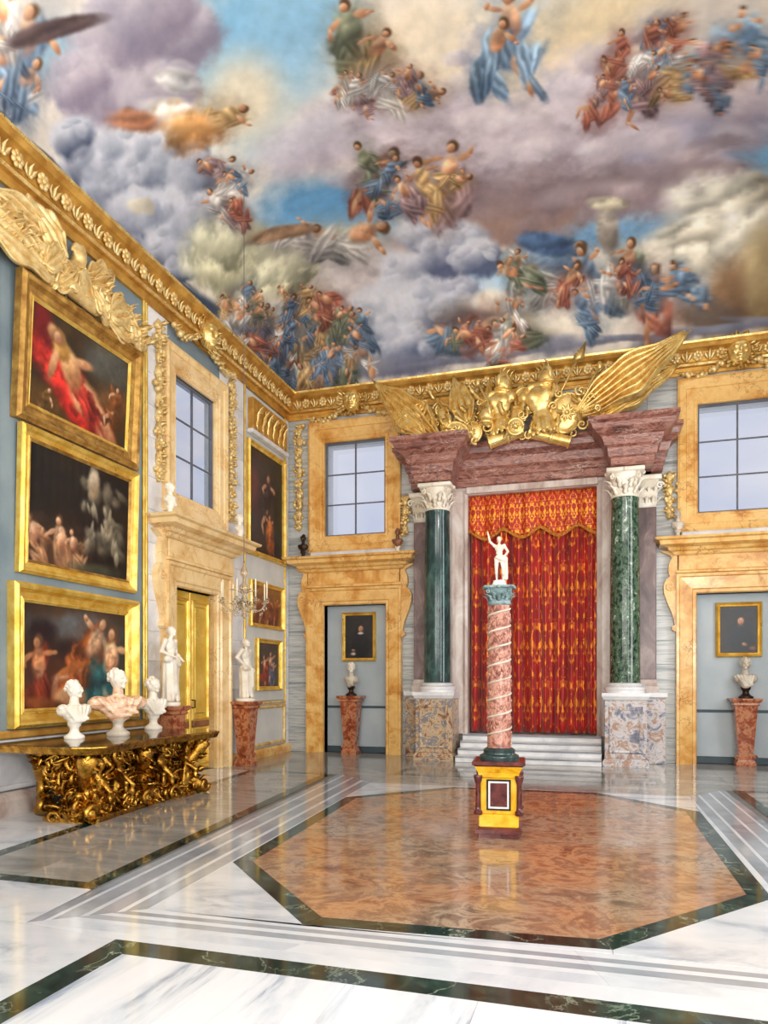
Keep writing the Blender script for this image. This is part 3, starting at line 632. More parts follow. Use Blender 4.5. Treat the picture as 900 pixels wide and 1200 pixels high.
# ---------------------------------------------------------------- walls
TH = .5                                                  # wall thickness
WZ0, WZ1 = 4.78, 6.85                                    # window openings
CXB = -1.32                                              # centre line of the back wall
PX = (-5.12, 2.5)                                        # centres of the two back portals
PH, PA = 3.25, .72                                       # portal opening: height and half width
LY = 10.78                                               # centre of the portal and window on the left wall
def holes(g, lo, hi, zt, ops, put):                      # wall solid with rectangular openings; ops: (a, b, z0, z1)
    cuts = sorted({lo, hi}.union(*[{o[0], o[1]} for o in ops]))
    for a, b in zip(cuts, cuts[1:]):
        z = 0.0
        for o in sorted([o for o in ops if o[0] <= a and o[1] >= b], key=lambda o: o[2]):
            if o[2] > z: put(a, b, z, o[2])
            z = o[3]
        if z < zt: put(a, b, z, zt)
ZT = 8.05
gb = G()
ops_b = [(PX[0]-PA, PX[0]+PA, 0, PH), (PX[0]-.7, PX[0]+.7, WZ0, WZ1), (PX[1]-PA, PX[1]+PA, 0, PH), (PX[1]-.7, PX[1]+.7, WZ0, WZ1), (CXB-1.3, CXB+1.3, 0, 5.4)]
ops_b = [(PX[0]-PA, PX[0]-.7, 0, PH), (PX[0]-.7, PX[0]+.7, 0, PH), (PX[0]-.7, PX[0]+.7, WZ0, WZ1), (PX[0]+.7, PX[0]+PA, 0, PH),
         (PX[1]-PA, PX[1]-.7, 0, PH), (PX[1]-.7, PX[1]+.7, 0, PH), (PX[1]-.7, PX[1]+.7, WZ0, WZ1), (PX[1]+.7, PX[1]+PA, 0, PH), (CXB-1.3, CXB+1.3, 0, 5.4)]
gb.box(CXB-1.4, CXB+1.4, YB+.42, YB+TH, 0, 5.5)
holes(gb, XL-TH, XR+TH, ZT, ops_b, lambda a, b, z0, z1: gb.box(a, b, YB+.015, YB+TH, z0, z1))
wall_back = struct(obj('wall_back', gb, M['pale_wall']), 'back wall faced with striped grey marble slabs')
gl = G(); ops_l = [(LY-.65, LY+.65, 0, 3.14), (LY-.65, LY+.65, WZ0-.1, WZ1-.2)]
holes(gl, YR-TH, YB+.015, ZT, ops_l, lambda a, b, z0, z1: gl.box(XL-.2, XL, a, b, z0, z1))
wall_left = struct(obj('wall_left', gl, M['blue_wall']), 'blue-grey painted side wall hung with large paintings')
gr = G(); holes(gr, YR-TH, YB+.015, ZT, [(y-.8, y+.8, 1.5, 5.7) for y in (2.0, 6.5, 11.0)], lambda a, b, z0, z1: gr.box(XR, XR+TH, a, b, z0, z1))
struct(obj('wall_right', gr, M['blue_wall']), 'blue-grey painted wall with three tall windows')
gq = G(); holes(gq, XL, XR, ZT, [(x-.9, x+.9, 1.5, 6.1) for x in (-4.6, -1.3, 2.2)], lambda a, b, z0, z1: gq.box(a, b, YR-TH, YR, z0, z1))
struct(obj('wall_rear', gq, M['pale_wall']), 'pale rear wall with three tall windows')
# marble slabs of the back wall
zr = [0, .47, .95, 1.42, 1.9, 2.37, 2.85, 3.25, 3.75, 4.27, 4.78, 5.4, 5.9, 6.4, 6.85, 7.45]
xs = [XL, PX[0]-PA, PX[0], PX[0]+PA, -3.5, CXB-1.3, CXB, CXB+1.3, .9, PX[1]-PA, PX[1], PX[1]+PA, XR]
def in_op(a, b, z0, z1): return any(o[0]-.03 <= (a+b)/2 <= o[1]+.03 and o[2] <= (z0+z1)/2 <= o[3] for o in ops_b)
for i in range(len(xs)-1):
    for k in range(len(zr)-1):
        a, b, z0, z1 = xs[i], xs[i+1], zr[k], zr[k+1]
        if in_op(a, b, z0, z1): continue
        if z0 >= WZ0 and z1 <= WZ1+.01 and abs((a+b)/2-PX[0]) < PA: continue
        if z0 >= WZ0 and z1 <= WZ1+.01 and abs((a+b)/2-PX[1]) < PA: continue
        gs = G().bbox(a+.002, b-.002, YB-.006+.004*((i+k) % 2), YB+.014, z0+.002, z1-.002, .003); obj('slab', gs, M['cip'], wall_back)
# left wall: pale strips either side of the door, blue panels with gold mouldings, dado and skirting
def lbox(y0, y1, p0, p1, z0, z1, b=.004): return G().bbox(XL+p0, XL+p1, y0, y1, z0, z1, b)
for a, b in ((9.42, 9.95), (11.62, 12.52), (14.42, 14.64)):
    for k in range(len(zr)-1): obj('slab', lbox(a, b, 0, .016, zr[k]+.002, zr[k+1]-.002), M['white_m'], wall_left)
for y, z0, z1 in ((9.38, .2, 7.45), (9.32, 1.0, 7.45), (12.55, 1.15, 7.45), (14.42, .2, 7.45), (6.55, 1.0, 7.45), (3.2, .2, 7.45)):
    obj('gold_moulding', lbox(y-.025, y+.025, 0, .045, z0, z1, .012), M['gold_frame'], wall_left)
for y0, y1 in ((3.2, 9.38),): 
    obj('dado_panel', lbox(y0, y1, 0, .03, .36, .9), M['white_m'], wall_left); obj('dado_rail', lbox(y0, y1, 0, .09, .9, 1.0, .02), M['gold_flat'], wall_left)
    obj('dado_moulding', lbox(y0, y1, .0, .07, .3, .36, .015), M['white_m'], wall_left)
gd = G().ring(12.68, 14.32, .3, 1.0, [(0, 0), (0, -.02), (.03, -.05), (.07, -.04), (.08, 0)])
obj('dado_panel', lbox(12.58, 14.4, 0, .012, .2, 1.1), M['pale_wall'], wall_left)
obj('dado_moulding', gd, M['gold_pale'], wall_left, loc=(XL+.012, 0, 0), rot=(0, 0, LEFT))
obj('dado_rail', lbox(12.52, 14.42, 0, .06, 1.1, 1.16, .015), M['gold_pale'], wall_left)
obj('upper_panel', lbox(12.58, 14.4, 0, .012, 1.17, 7.4), M['pale_wall'], wall_left)
for nm, y0, y1 in (('baseboard_left', 2.0, 9.4), ('baseboard_corner', 12.0, 14.66)):
    gk = G().prism([(0, 0), (.11, 0), (.11, .18), (.09, .22), (.07, .24), (.03, .28), (0, .28)], y0, y1, 'y') if y0 < 5 else G().prism([(0, 0), (.06, 0), (.06, .14), (.03, .19), (0, .19)], y0, y1, 'y')
    o = obj(nm, gk, M['greyrose_m'] if y0 < 5 else M['siena'], loc=(XL, 0, 0)); struct(o, 'rose-grey marble skirting along the painted side wall' if y0 < 5 else 'yellow marble skirting in the corner beyond the side door')

# ---------------------------------------------------------------- gilded cornice round the room
prof = [(0, 7.42), (.05, 7.42), (.06, 7.48), (.03, 7.5), (.04, 7.56), (.09, 7.58), (.11, 7.62), (.13, 7.63), (.16, 7.8), (.2, 7.83), (.24, 7.85), (.28, 7.9), (.28, 7.96), (0, 7.98)]
def sweep_room(pr):
    v = []; f = []; n = len(pr)
    for p, z in pr: v += [(XL+p, YR+p, z), (XR-p, YR+p, z), (XR-p, YB-p, z), (XL+p, YB-p, z)]
    for k in range(n):
        kk = (k+1) % n
        for i in range(4): j = (i+1) % 4; f.append((k*4+i, k*4+j, kk*4+j, kk*4+i))
    return G().add(v, f)
cornice = struct(obj('trim_1', sweep_room(prof), M['gold_flat']), 'gilded cornice with a row of rosettes and leaves under the vault')
obj('upper_fillet', sweep_room([(.262, 7.92), (.29, 7.93), (.3, 7.965), (.262, 7.97)]), M['gold'], cornice)
obj('lower_fillet', sweep_room([(.05, 7.575), (.1, 7.575), (.125, 7.61), (.1, 7.63)]), M['gold'], cornice)
gr_ = G()
for k in range(7): a = 2*PI*k/7; gr_.ell((.045*math.cos(a), -.02, .05*math.sin(a)), (.03, .018, .03), seg=8, rings=5)
gr_.ell((0, -.035, 0), (.028, .022, .028), seg=8, rings=5)
ros = mesh_of(gr_, 'rosette', True); ros.materials.append(M['gold_pale'])
gf_ = G()
for s in (-1, 1): gf_.leaf((s*.015, -.01, -.06), (s*.5, 0, 1), (0, -1, 0), .12, .03, .25, 4)
gf_.leaf((0, -.015, -.07), (0, 0, 1), (0, -1, 0), .15, .028, .3, 4); gf_.ell((0, -.03, -.06), .02, seg=6, rings=4)
lef = mesh_of(gf_, 'leaf_ornament', True); lef.materials.append(M['gold_pale']); fix_normals(lef)
STEP = .2
k = 0
for i in range(int((YB-3.2)/STEP)-1):
    link('rosette' if i % 2 else 'leaf_ornament', ros if i % 2 else lef, None, cornice, (XL+.15, 3.3+i*STEP, 7.725), (R(6), 0, LEFT), (1.35,)*3)
for i in range(int((XR-XL)/STEP)-2):
    link('rosette' if i % 2 else 'leaf_ornament', ros if i % 2 else lef, None, cornice, (XL+.3+i*STEP, YB-.15, 7.725), (R(6), 0, 0), (1.35,)*3)

# ---------------------------------------------------------------- windows
def window(n, wall, s, a, z0, z1, label, stone, o_side, o_top, o_bot):
    loc, rz = wall_at(wall, s)
    D = -.075
    w_ = bpy.data.objects.new(f'window_{n}', None); C.objects.link(w_); w_.location = loc; w_.rotation_euler = (0, 0, rz); w_['kind'] = 'structure'; w_['label'] = label
    g = G().ring(-a, a, z0, z1, [((0, 0, 0), .12), ((0, 0, 0), -.05), ((.02, .02, .02), -.07), ((.06, .06, .05), -.06), ((.08, .09, .06), -.085), ((.2, .28, .2), -.085), ((.21, .29, .21), -.11), ((o_side-.04, o_top-.05, o_bot-.05), -.13), ((o_side, o_top, o_bot), -.11), ((o_side, o_top, o_bot), 0)])
    obj('surround', g, stone, w_)
    g = G().ring(-a, a, z0, z1, [((0, 0, 0), .17+D), ((0, 0, 0), .1+D), ((-.035, -.035, -.035), .1+D), ((-.035, -.035, -.035), .17+D)]); obj('frame', g, M['iron'], w_)
    b = .0; W = 2*a-.07; H = z1-z0-.07
    obj('muntin', G().box(-.015, .015, .115+D, .15+D, z0+.035, z1-.035), M['iron'], w_)
    for k in (1, 2): obj('muntin', G().box(-a+.035, a-.035, .12+D, .145+D, z0+.035+H*k/3-.013, z0+.035+H*k/3+.013), M['iron'], w_)
    for i in range(2):
        for k in range(3): obj('pane', G().box(-a+.035+W/2*i, -a+.035+W/2*(i+1), .13+D, .136+D, z0+.035+H*k/3, z0+.035+H*(k+1)/3), M['pane'], w_)
    g = G().bbox(-a-o_side+.06, a+o_side-.06, -.16, 0, z0-o_bot-.15, z0-o_bot-.0, .015); obj('sill', g, M['white_m'], w_)
    return w_
window(1, 'left', LY, .65, WZ0-.1, WZ1-.2, 'six-pane window in a pale yellow marble surround above the gold double door', M['siena_pale'], .33, .42, .36)
window(2, 'back', PX[0], .7, WZ0, WZ1, 'six-pane window in a yellow marble surround next to the room corner', M['siena'], .36, .46, .36)
window(3, 'back', PX[1], .7, WZ0, WZ1, 'six-pane window in a yellow marble surround beside the largest pleated gilded banner', M['siena'], .36, .5, .36)

# ---------------------------------------------------------------- portals
PN = [1]
def portal(wall, s, a, h, label, stone, top=4.27):
    loc, rz = wall_at(wall, s); PN[0] += 1; t = bpy.data.objects.new(f'trim_{PN[0]}', None); C.objects.link(t); t.location = loc; t.rotation_euler = (0, 0, rz); struct(t, label)
    g = G().arch(a, h, [(0, .3), (0, -.06), (.02, -.09), (.07, -.09), (.09, -.12), (.3, -.14), (.32, -.17), (.37, -.17), (.37, 0), (.1, .02), (.1, .3)]); obj('architrave', g, stone, t)
    z0 = h+.37
    obj('frieze', G().bbox(-a-.33, a+.33, -.15, 0, z0+.0, top-.28, .01), stone, t)
    obj('lintel_moulding', G().cornice(a+.33, .14, [(.0, z0), (.05, z0+.02), (.05, z0+.05), (.02, z0+.08)]), stone, t)
    q = top
    obj('cornice', G().cornice(a+.4, .2, [(0, q-.3), (.03, q-.28), (.05, q-.24), (.11, q-.22), (.14, q-.17), (.28, q-.13), (.3, q-.06), (.36, q-.04), (.38, q), (.3, q+.005)]), stone, t)
    xo = a+.35
    P = [(xo, h-.72), (xo+.05, h-.72), (xo+.1, h-.68), (xo+.09, h-.62), (xo+.045, h-.6), (xo+.06, h-.5), (xo+.1, h-.36), (xo+.18, h-.16), (xo+.235, h+.02), (xo+.245, h+.16), (xo+.2, h+.28), (xo+.13, h+.33), (xo+.16, h+.44), (xo+.145, h+.58), (xo+.1, h+.68), (xo+.12, h+.73), (xo+.3, top-.2), (xo, top-.2)]
    for sgn in (-1, 1):
        b = G().prism([(sgn*x, z) for x, z in P], -.13, 0, 'y'); o = obj('scroll_bracket', b, stone, t)
        c = G(); c.spiral((sgn*(xo+.13), -.135, h+.14), .085, sgn*1.6, .016, start=0); c.spiral((sgn*(xo+.055), -.135, h-.66), .045, sgn*1.3, .01); obj('volute', c, stone, o, True)
    return t
portal('back', PX[0], PA, PH, 'yellow marble door surround with scroll sides next to the room corner', M['siena'])
portal('back', PX[1], PA, PH, 'yellow marble door surround with scroll sides next to the mottled green column', M['siena'])
portal('left', LY, .65, 3.14, 'pale yellow marble door surround with scroll sides framing the gold double door', M['siena_pale'], 4.17)
# gold double door
d1 = bpy.data.objects.new('door_1', None); C.objects.link(d1); d1.location, rz = wall_at('left', LY); d1.rotation_euler = (0, 0, rz); struct(d1, 'tall yellow-gold panelled double door in the side wall')
for s in (-1, 1):
    lf = obj('door_leaf', G().bbox(min(0, s*.645)+.003, max(0, s*.645)-.003, .1, .16, .01, 3.13, .006), M['door_gold'], d1)
    for z0, z1 in ((.15, .72), (.95, 2.95)):
        x0, x1 = sorted((s*.1, s*.55))
        obj('panel_moulding', G().ring(x0, x1, z0, z1, [(0, .1), (0, .09), (.02, .06), (.045, .07), (.06, .1)]), M['gold_frame'], lf)
        obj('panel', G().bbox(x0+.06, x1-.06, .085, .11, z0+.06, z1-.06, .012), M['door_gold'], lf)
    x0, x1 = sorted((s*.06, s*.6)); obj('rail_moulding', G().bbox(x0, x1, .06, .1, .78, .88, .02), M['brownstone'], lf)
obj('meeting_strip', G().bbox(-.03, .03, .07, .1, .01, 3.12, .012), M['gold_frame'], d1)
obj('door_handle', G().tube([(.05, .08, 1.25), (.05, .02, 1.25), (.05, .02, 1.12), (.05, .08, 1.12)], .012), M['bronze'], d1, True)
# recessed grey panels closing the two back portals
for n, cx in ((1, PX[0]), (2, PX[1])):
    nd = bpy.data.objects.new(f'wall_niche_{n}', None); C.objects.link(nd); nd.location = (cx, YB, 0); nd['kind'] = 'structure'; nd['label'] = 'grey-blue panel closing the portal ' + ('next to the room corner' if n == 1 else 'next to the mottled green column')
    obj('upper_panel', G().bbox(-PA-.09, PA+.09, .2, .3, 1.03, PH+.09, .005), M['niche'], nd); obj('lower_panel', G().bbox(-PA-.09, PA+.09, .2, .3, .13, .98, .005), M['niche'], nd)
    obj('band', G().bbox(-PA-.09, PA+.09, .185, .3, .98, 1.03, .005), M['niche_line'], nd); obj('base_band', G().bbox(-PA-.09, PA+.09, .185, .3, 0, .13, .005), M['niche_line'], nd)

# ---------------------------------------------------------------- masks and garlands under the cornice
def mascaron(wall, s, z, label, lion):
    loc, rz = wall_at(wall, s); t = thing('cornice_mask', label, 'relief', (loc[0], loc[1], 0), rz, 'gilded masks above the windows')
    g = G(); y = -.24
    g.ell((0, y+.06, z), (.2, .16, .24)); g.ell((0, y-.07, z+.0), (.035, .07, .07)); g.ell((-.08, y-.07, z+.06), (.05, .03, .025)); g.ell((.08, y-.07, z+.06), (.05, .03, .025))
    g.ell((0, y-.06, z-.1), (.075, .05, .03)); g.ell((0, y-.03, z-.18), (.06, .05, .05)); g.ell((-.1, y-.04, z-.03), (.05, .05, .05)); g.ell((.1, y-.04, z-.03), (.05, .05, .05)); g.ell((0, y-.05, z+.12), (.13, .04, .04))
    sculpt('face', g, M['gold'], .016, t)
    rn = random.Random(int(s*10)); h = G()
    for k in range(26):
        a = 2*PI*k/26+rn.uniform(-.1, .1); r = .2+.05*(k % 2); L = rn.uniform(.09, .16)
        h.leaf((r*math.cos(a), y+.04, z+r*1.05*math.sin(a)), (math.cos(a), -.1, math.sin(a)), (0, -1, 0), L, .045, .5, 4)
    obj('mane', h, M['gold'], t, True)
    for sg in (-1, 1):
        b = G()
        for k in range(15):
            u = k/14; x = sg*(.22+.75*u); zz = z-.08-.34*math.sin(u*PI*.55)+.18*u*u-.02
            b.ell((x+rn.uniform(-.02, .02), -.12+rn.uniform(-.03, .03), zz+rn.uniform(-.03, .03)), (rn.uniform(.035, .065),)*3, seg=8, rings=5)
            b.leaf((x, -.12, zz), (rn.uniform(-1, 1), -.3, rn.uniform(-1, .6)), (0, -1, .2), .12, .035, .5, 4)
        obj('garland', b, M['gold_pale'], t, True)
mascaron('left', LY+.15, 7.62, 'gilded mask with curled hair on the cornice above the gold door', 0)
mascaron('back', PX[0], 7.66, 'gilded mask on the cornice above the window next to the corner', 0)
mascaron('back', PX[1], 7.7, 'gilded mask on the cornice above the window beside the pleated banner', 0)
def festoon(wall, s, z0, z1, label, m):
    loc, rz = wall_at(wall, s); t = thing('hanging_festoon', label, 'relief', loc, rz, 'stucco festoons beside the windows'); rn = random.Random(int(s*7+z0*3))
    n = max(4, round((z1-z0)/.23))
    for q in range(n):
        g = G(); zc = z1-(z1-z0)*(q+.5)/n; wd = .1+.045*math.sin(q*1.9)
        for k in range(7): g.ell((rn.uniform(-wd, wd), -.06+rn.uniform(-.03, .02), zc+rn.uniform(-.1, .1)), rn.uniform(.03, .055), seg=7, rings=5)
        for k in range(6): g.leaf((rn.uniform(-.05, .05), -.04, zc+rn.uniform(-.08, .08)), (rn.choice((-1, 1))*rn.uniform(.3, 1), -.3, rn.uniform(-1, .5)), (0, -1, 0), .14, .04, .5, 4)
        g.ell((0, -.045, zc), (.07, .05, .13), seg=8, rings=6)
        obj('fruit_cluster', g, m, t, True)
    obj('ribbon', G().tube([(.03*math.sin(k), -.03, z1+.02-(z1-z0+.04)*k/12) for k in range(13)], .014), m, t, True)
festoon('left', 9.68, 4.75, 7.3, 'gilded hanging festoon between the window and the stacked paintings', M['gold_pale'])
festoon('left', 11.98, 4.6, 7.3, 'gilded hanging festoon between the window and the tall portrait', M['gold_pale'])
festoon('back', -6.42, 4.95, 7.3, 'gilded hanging festoon in the room corner beside the window', M['gold_pale'])
festoon('back', -3.97, 4.7, 5.55, 'gilded hanging festoon between corner window and teal column', M['gold_pale'])
festoon('back', 1.3, 4.7, 5.6, 'gilded hanging festoon between green column and far window', M['gold_pale'])

# ---------------------------------------------------------------- red marble aedicule with the curtain
# steps
st = bpy.data.objects.new('trim_5', None); C.objects.link(st); st.location = (CXB, 0, 0); struct(st, 'white marble steps leading up to the red curtain')
for k in range(4):
    obj('step', G().bbox(-1.37, 1.37, 13.62+k*.26, 15.0 if k == 3 else 13.66+(k+1)*.26, k*.123, (k+1)*.123, .008), M['white_m'], st)
    obj('nosing', G().bbox(-1.37, 1.37, 13.6+k*.26, 13.64+k*.26, (k+1)*.123-.035, (k+1)*.123, .01), M['f_strip_g'], st)
# inner frame of the doorway
fr = bpy.data.objects.new('trim_6', None); C.objects.link(fr); fr.location = (CXB, YB, 0); struct(fr, 'rose-grey marble frame around the red curtain')
ga = G().arch(1.28, 4.93, [(0, .2), (0, -.1), (.05, -.14), (.1, -.12), (.24, -.14), (.3, -.2), (.36, -.2), (.36, 0), (.1, .0), (.1, .2)])
obj('architrave', ga, M['greyrose_m'], fr, loc=(0, -.04, .492))
# columns with capitals, pilasters and pedestals
def capital(rad, h):
    g = G().lathe([(rad*.98, 0), (rad*1.06, .02), (rad*.98, .05), (rad*1.0, h*.5), (rad*1.12, h*.8), (rad*1.2, h*.86)], 20)
    g.bbox(-rad*1.38, rad*1.38, -rad*1.38, rad*1.38, h*.86, h, .012)
    for row, (z, L, n, ph) in enumerate(((.04, h*.42, 8, 0), (h*.3, h*.44, 8, .5))):
        for k in range(n):
            a = 2*PI*(k+ph)/n; d = Vector((math.cos(a), math.sin(a), 0))
            g.leaf(d*rad*.98+Vector((0, 0, z)), (d.x*.25, d.y*.25, 1), d, L, rad*.3, .55, 6)
    for k in range(4):
        a = PI/4+PI/2*k; d = Vector((math.cos(a), math.sin(a), 0)); g.spiral(d*rad*1.38+Vector((0, 0, h*.72)), rad*.24, 1.4, rad*.075, ax=d, ay=(0, 0, 1), start=PI*.5)
    for k in range(4):
        a = PI/2*k; g.ell((math.cos(a)*rad*1.35, math.sin(a)*rad*1.35, h*.92), rad*.17, seg=8, rings=5)
    return g
CY = 14.12; CX = (CXB-1.83, CXB+1.79)
PED = 1.36
for k, cx in enumerate(CX):
    side = ('dark teal-green' if k == 0 else 'mottled green and white')
    pd = thing('column_pedestal', ('brown and black veined' if k == 0 else 'blue-grey and white veined') + ' marble pedestal under the ' + side + ' column', 'pedestal', (cx, CY, 0))
    mm = M['brec'] if k == 0 else M['brec_blue']
    obj('plinth', G().cornice(.385, .385, [(.02, 0), (.02, .09), (-.0, .12), (-.02, .15)], yb=.5), mm, pd)
    obj('die', G().bbox(-.37, .37, -.37, .5, .15, 1.22, .01), mm, pd)
    for s in (0,): obj('front_panel', G().ring(-.24, .24, .3, 1.05, [(0, -.368), (0, -.39), (.03, -.395), (.05, -.385), (.06, -.368)]), mm, pd)
    obj('cap', G().cornice(.37, .37, [(-.01, 1.22), (.02, 1.24), (.04, 1.28), (.05, 1.3), (.05, PED), (.03, PED)], yb=.5), M['white_m'], pd)
    co = thing('corinthian_column', side + ' marble column with a white Corinthian capital beside the curtain', 'column', (cx, CY, PED))
    obj('base', G().lathe([(.36, 0), (.36, .05), (.375, .06), (.375, .1), (.34, .12), (.31, .125), (.33, .14), (.335, .165), (.3, .185), (.285, .19)], 32), M['white_m'], co, auto=40)
    obj('shaft', G().lathe([(.285, .19), (.275, .22), (.272, 1.4), (.262, 2.6), (.245, 3.6), (.255, 3.62), (.255, 3.66)], 40), M['teal_m'] if k == 0 else M['verde_m'], co, auto=40)
    obj('capital', capital(.245, .53), M['statue'], co, True, loc=(0, 0, 3.66))
    sg = -1 if k == 0 else 1
    pl = bpy.data.objects.new(f'trim_{7+k}', None); C.objects.link(pl); pl.location = (cx+sg*.34, YB-.012, PED); struct(pl, 'purple-grey marble pilaster behind the ' + side + ' column')
    obj('shaft', G().bbox(-.24, .24, -.22, .0, .25, 3.55, .01), M['purple_m'], pl)
    obj('base', G().cornice(.23, .2, [(.05, 0), (.05, .12), (.02, .15), (.03, .19), (.01, .25)]), M['greyrose_m'], pl)
    gp = G().bbox(-.33, .33, -.33, 0, 4.06, 4.15, .01); gp.cornice(.22, .2, [(0, 3.55), (.02, 3.58), (.06, 4.06)])
    for row, z in ((0, 3.58), (1, 3.76)):
        for q in range(4): gp.leaf((-.18+q*.12+row*.04, -.21, z), (0, -.2, 1), (0, -1, 0), .22, .06, .5, 5)
        for q in range(3): gp.leaf((sg*.23, -.18+q*.07, z), (sg*.2, 0, 1), (sg, 0, 0), .22, .05, .5, 5)
    for q in (-1, 1): gp.spiral((q*.3, -.26, 3.95), .07, 1.4, .022)
    obj('capital', gp, M['statue'], pl, True)
    obj('pedestal', G().bbox(-.24, .24, -.3, 0, 0, 1.25, .01), mm, pl, loc=(sg*.16, 0, -PED)); obj('pedestal_cap', G().cornice(.24, .3, [(0, 1.25), (.03, 1.28), (.03, PED)]), M['white_m'], pl, loc=(sg*.16, 0, -PED))
# entablature: a receding middle and two flaring end blocks
EZ = 5.57
en = thing('entablature', 'mottled red marble entablature with flaring ends above the curtain', 'entablature', (CXB, YB-.012, 0))
mid = [(0, EZ), (.02, EZ+.02), (.02, EZ+.16), (.05, EZ+.18), (.05, EZ+.3), (.09, EZ+.33), (.08, EZ+.36), (.1, EZ+.52), (.16, EZ+.56), (.26, EZ+.6), (.28, EZ+.7), (.32, EZ+.74), (.32, EZ+.8), (.2, EZ+.81)]
end = [(0, EZ), (.015, EZ+.02), (.02, EZ+.14), (.06, EZ+.17), (.08, EZ+.32), (.13, EZ+.36), (.18, EZ+.5), (.26, EZ+.56), (.33, EZ+.62), (.36, EZ+.7), (.42, EZ+.74), (.42, EZ+.82), (.3, EZ+.83)]
obj('middle_section', G().cornice(1.62, .24, mid), M['red_m'], en)
for k in (0, 1):
    obj('end_block', G().cornice(.36, .86, end, cx=CX[k]-CXB+(-.03 if k == 0 else .12)), M['red_m'], en)
    obj('shadow_pilaster_block', G().cornice(.3, .3, [(p*.8, z) for p, z in end], cx=CX[k]-CXB+(-.3 if k == 0 else .38)), M['red_m'], en)
obj('soffit_panel', G().bbox(-1.3, 1.3, -.22, 0, 5.435, EZ, .01), M['greyrose_m'], en)

# curtain
def cloth(name, m, parent, x0, x1, z0, z1, yc, nf, amp, nu, nv, bottom=None, seed=1):
    rn = random.Random(seed); ph = [rn.uniform(-.5, .5) for _ in range(nf+2)]
    v = []; uv = []; f = []
    for j in range(nv+1):
        t = j/nv
        for i in range(nu+1):
            u = i/nu; q = u*nf; k = int(q); p = ph[k]*(1-(q-k))+ph[min(k+1, nf+1)]*(q-k)
            zb = z0 if bottom is None else bottom(u)
            z = z1+(zb-z1)*t
            y = yc+amp*math.cos(2*PI*q+p*2.2+.25*math.sin(t*3+k))*(1+.35*math.sin(5*u+1))*(.75+.35*t)+.35*amp*math.cos(2*PI*q*2.3+p)
            v.append((x0+(x1-x0)*u+.012*math.sin(t*4+k), y, z)); uv.append((u*(x1-x0)*1.9, z))
    for j in range(nv):
        for i in range(nu): a = j*(nu+1)+i; f.append((a, a+1, a+nu+2, a+nu+1))
    me = bpy.data.meshes.new(name); me.from_pydata(v, [], f); me.update(); me.shade_smooth()
    L = me.uv_layers.new(name='cloth'); vi = np.zeros(len(me.loops), dtype=np.int32); me.loops.foreach_get('vertex_index', vi)
    L.data.foreach_set('uv', np.array(uv, dtype=np.float32)[vi].ravel())
    o = link(name, me, m, parent); s_ = o.modifiers.new('thick', 'SOLIDIFY'); s_.thickness = .012
    return o
cu = thing('damask_curtain', 'red and gold damask curtain with a scalloped valance closing the central doorway', 'curtain', (CXB, YB, .5))
cloth('drape', M['damask'], cu, -1.31, 1.31, .03, 4.9, .1, 9, .095, 260, 30)
sc_ = lambda u: 4.18-.09*abs(math.sin(u*PI*3.5))+.05*math.cos(u*PI*7)
va = cloth('valance', M['valance'], cu, -1.29, 1.29, 0, 4.92, -.03, 7, .025, 160, 10, sc_, 5)
gfz = G()
for k in range(130):
    u = (k+.5)/130; z = sc_(u)+.01; gfz.box(-1.29+2.58*u-.008, -1.29+2.58*u+.008, -.065, -.045, z-.07, z)
fz = obj('fringe', gfz, M['fringe'], va); fz['kind'] = 'stuff'
obj('curtain_rod', G().tube([(-1.3, .08, 4.87), (1.3, .08, 4.87)], .02), M['gold'], cu)

# ---------------------------------------------------------------- gilded trophy of arms on the entablature
tr = thing('gilded_trophy', 'gilded trophy of pleated banners, armour, shields and lances above the curtain', 'sculpture', (CXB, YB, EZ+.8))
TY = 13.95
def T(px, py, y=TY): x, z = on_back(px, py, y); return Vector((x-CXB, y-YB, z-EZ-.8))
def banner(name, base, tip, wd, pl, yb, yt, shape=.5, m='gold', par=tr, f=T, fan=0.0):
    b = f(*base, yb) if f else Vector(base); t = f(*tip, yt) if f else Vector(tip); d = t-b; sd = Vector((d.z, 0, -d.x)).normalized()
    def fn(u, w):
        c = (w-.5)*2; W_ = wd*(.28+.85*math.sin(min(u/shape, 1)*PI/2))*(1-max(0, (u-shape)/(1-shape))**1.25*.97)
        p = b+d*u+sd*(c*W_)+sd*fan*math.sin(u*PI)
        return (p.x, p.y-wd*.26*math.cos(c*PI*pl)*(1-.7*u)-.06*math.sin(u*PI), p.z+.035*math.sin(u*17+c*3)*abs(c)+wd*.1*math.cos(c*PI*pl*1.0)*u)
    g = G().grid(fn, 26, 12*pl//2+8); o = obj(name, g, M[m], par, True); s_ = o.modifiers.new('thick', 'SOLIDIFY'); s_.thickness = .03
    return o
for nm, b, t, wd, pl, yb, yt, sh in (('banner', (512, 514), (440, 449), .34, 5, 13.7, 13.95, .42), ('banner', (625, 488), (655, 440), .17, 3, 14.1, 14.25, .45), ('banner', (565, 500), (575, 446), .15, 3, 14.05, 14.25, .45), ('banner', (500, 516), (462, 478), .2, 4, 13.75, 13.9, .5), ('banner', (548, 496), (532, 444), .24, 4, 13.95, 14.2, .4), ('banner', (676, 486), (803, 392), .36, 7, 13.9, 14.0, .5),
                                     ('banner', (692, 496), (792, 430), .2, 5, 14.0, 14.2, .5), ('banner', (590, 490), (612, 452), .16, 3, 14.1, 14.25, .45), ('banner', (520, 500), (478, 470), .16, 3, 14.1, 14.25, .5)):
    o = banner(nm, b, t, wd, pl, yb, yt, sh)
    p0, p1 = T(*b, yb+.03), T(*t, yt+.03); obj('flagpole', G().tube([p0, p1+(p1-p0)*.06], .018), M['gold'], o, True)
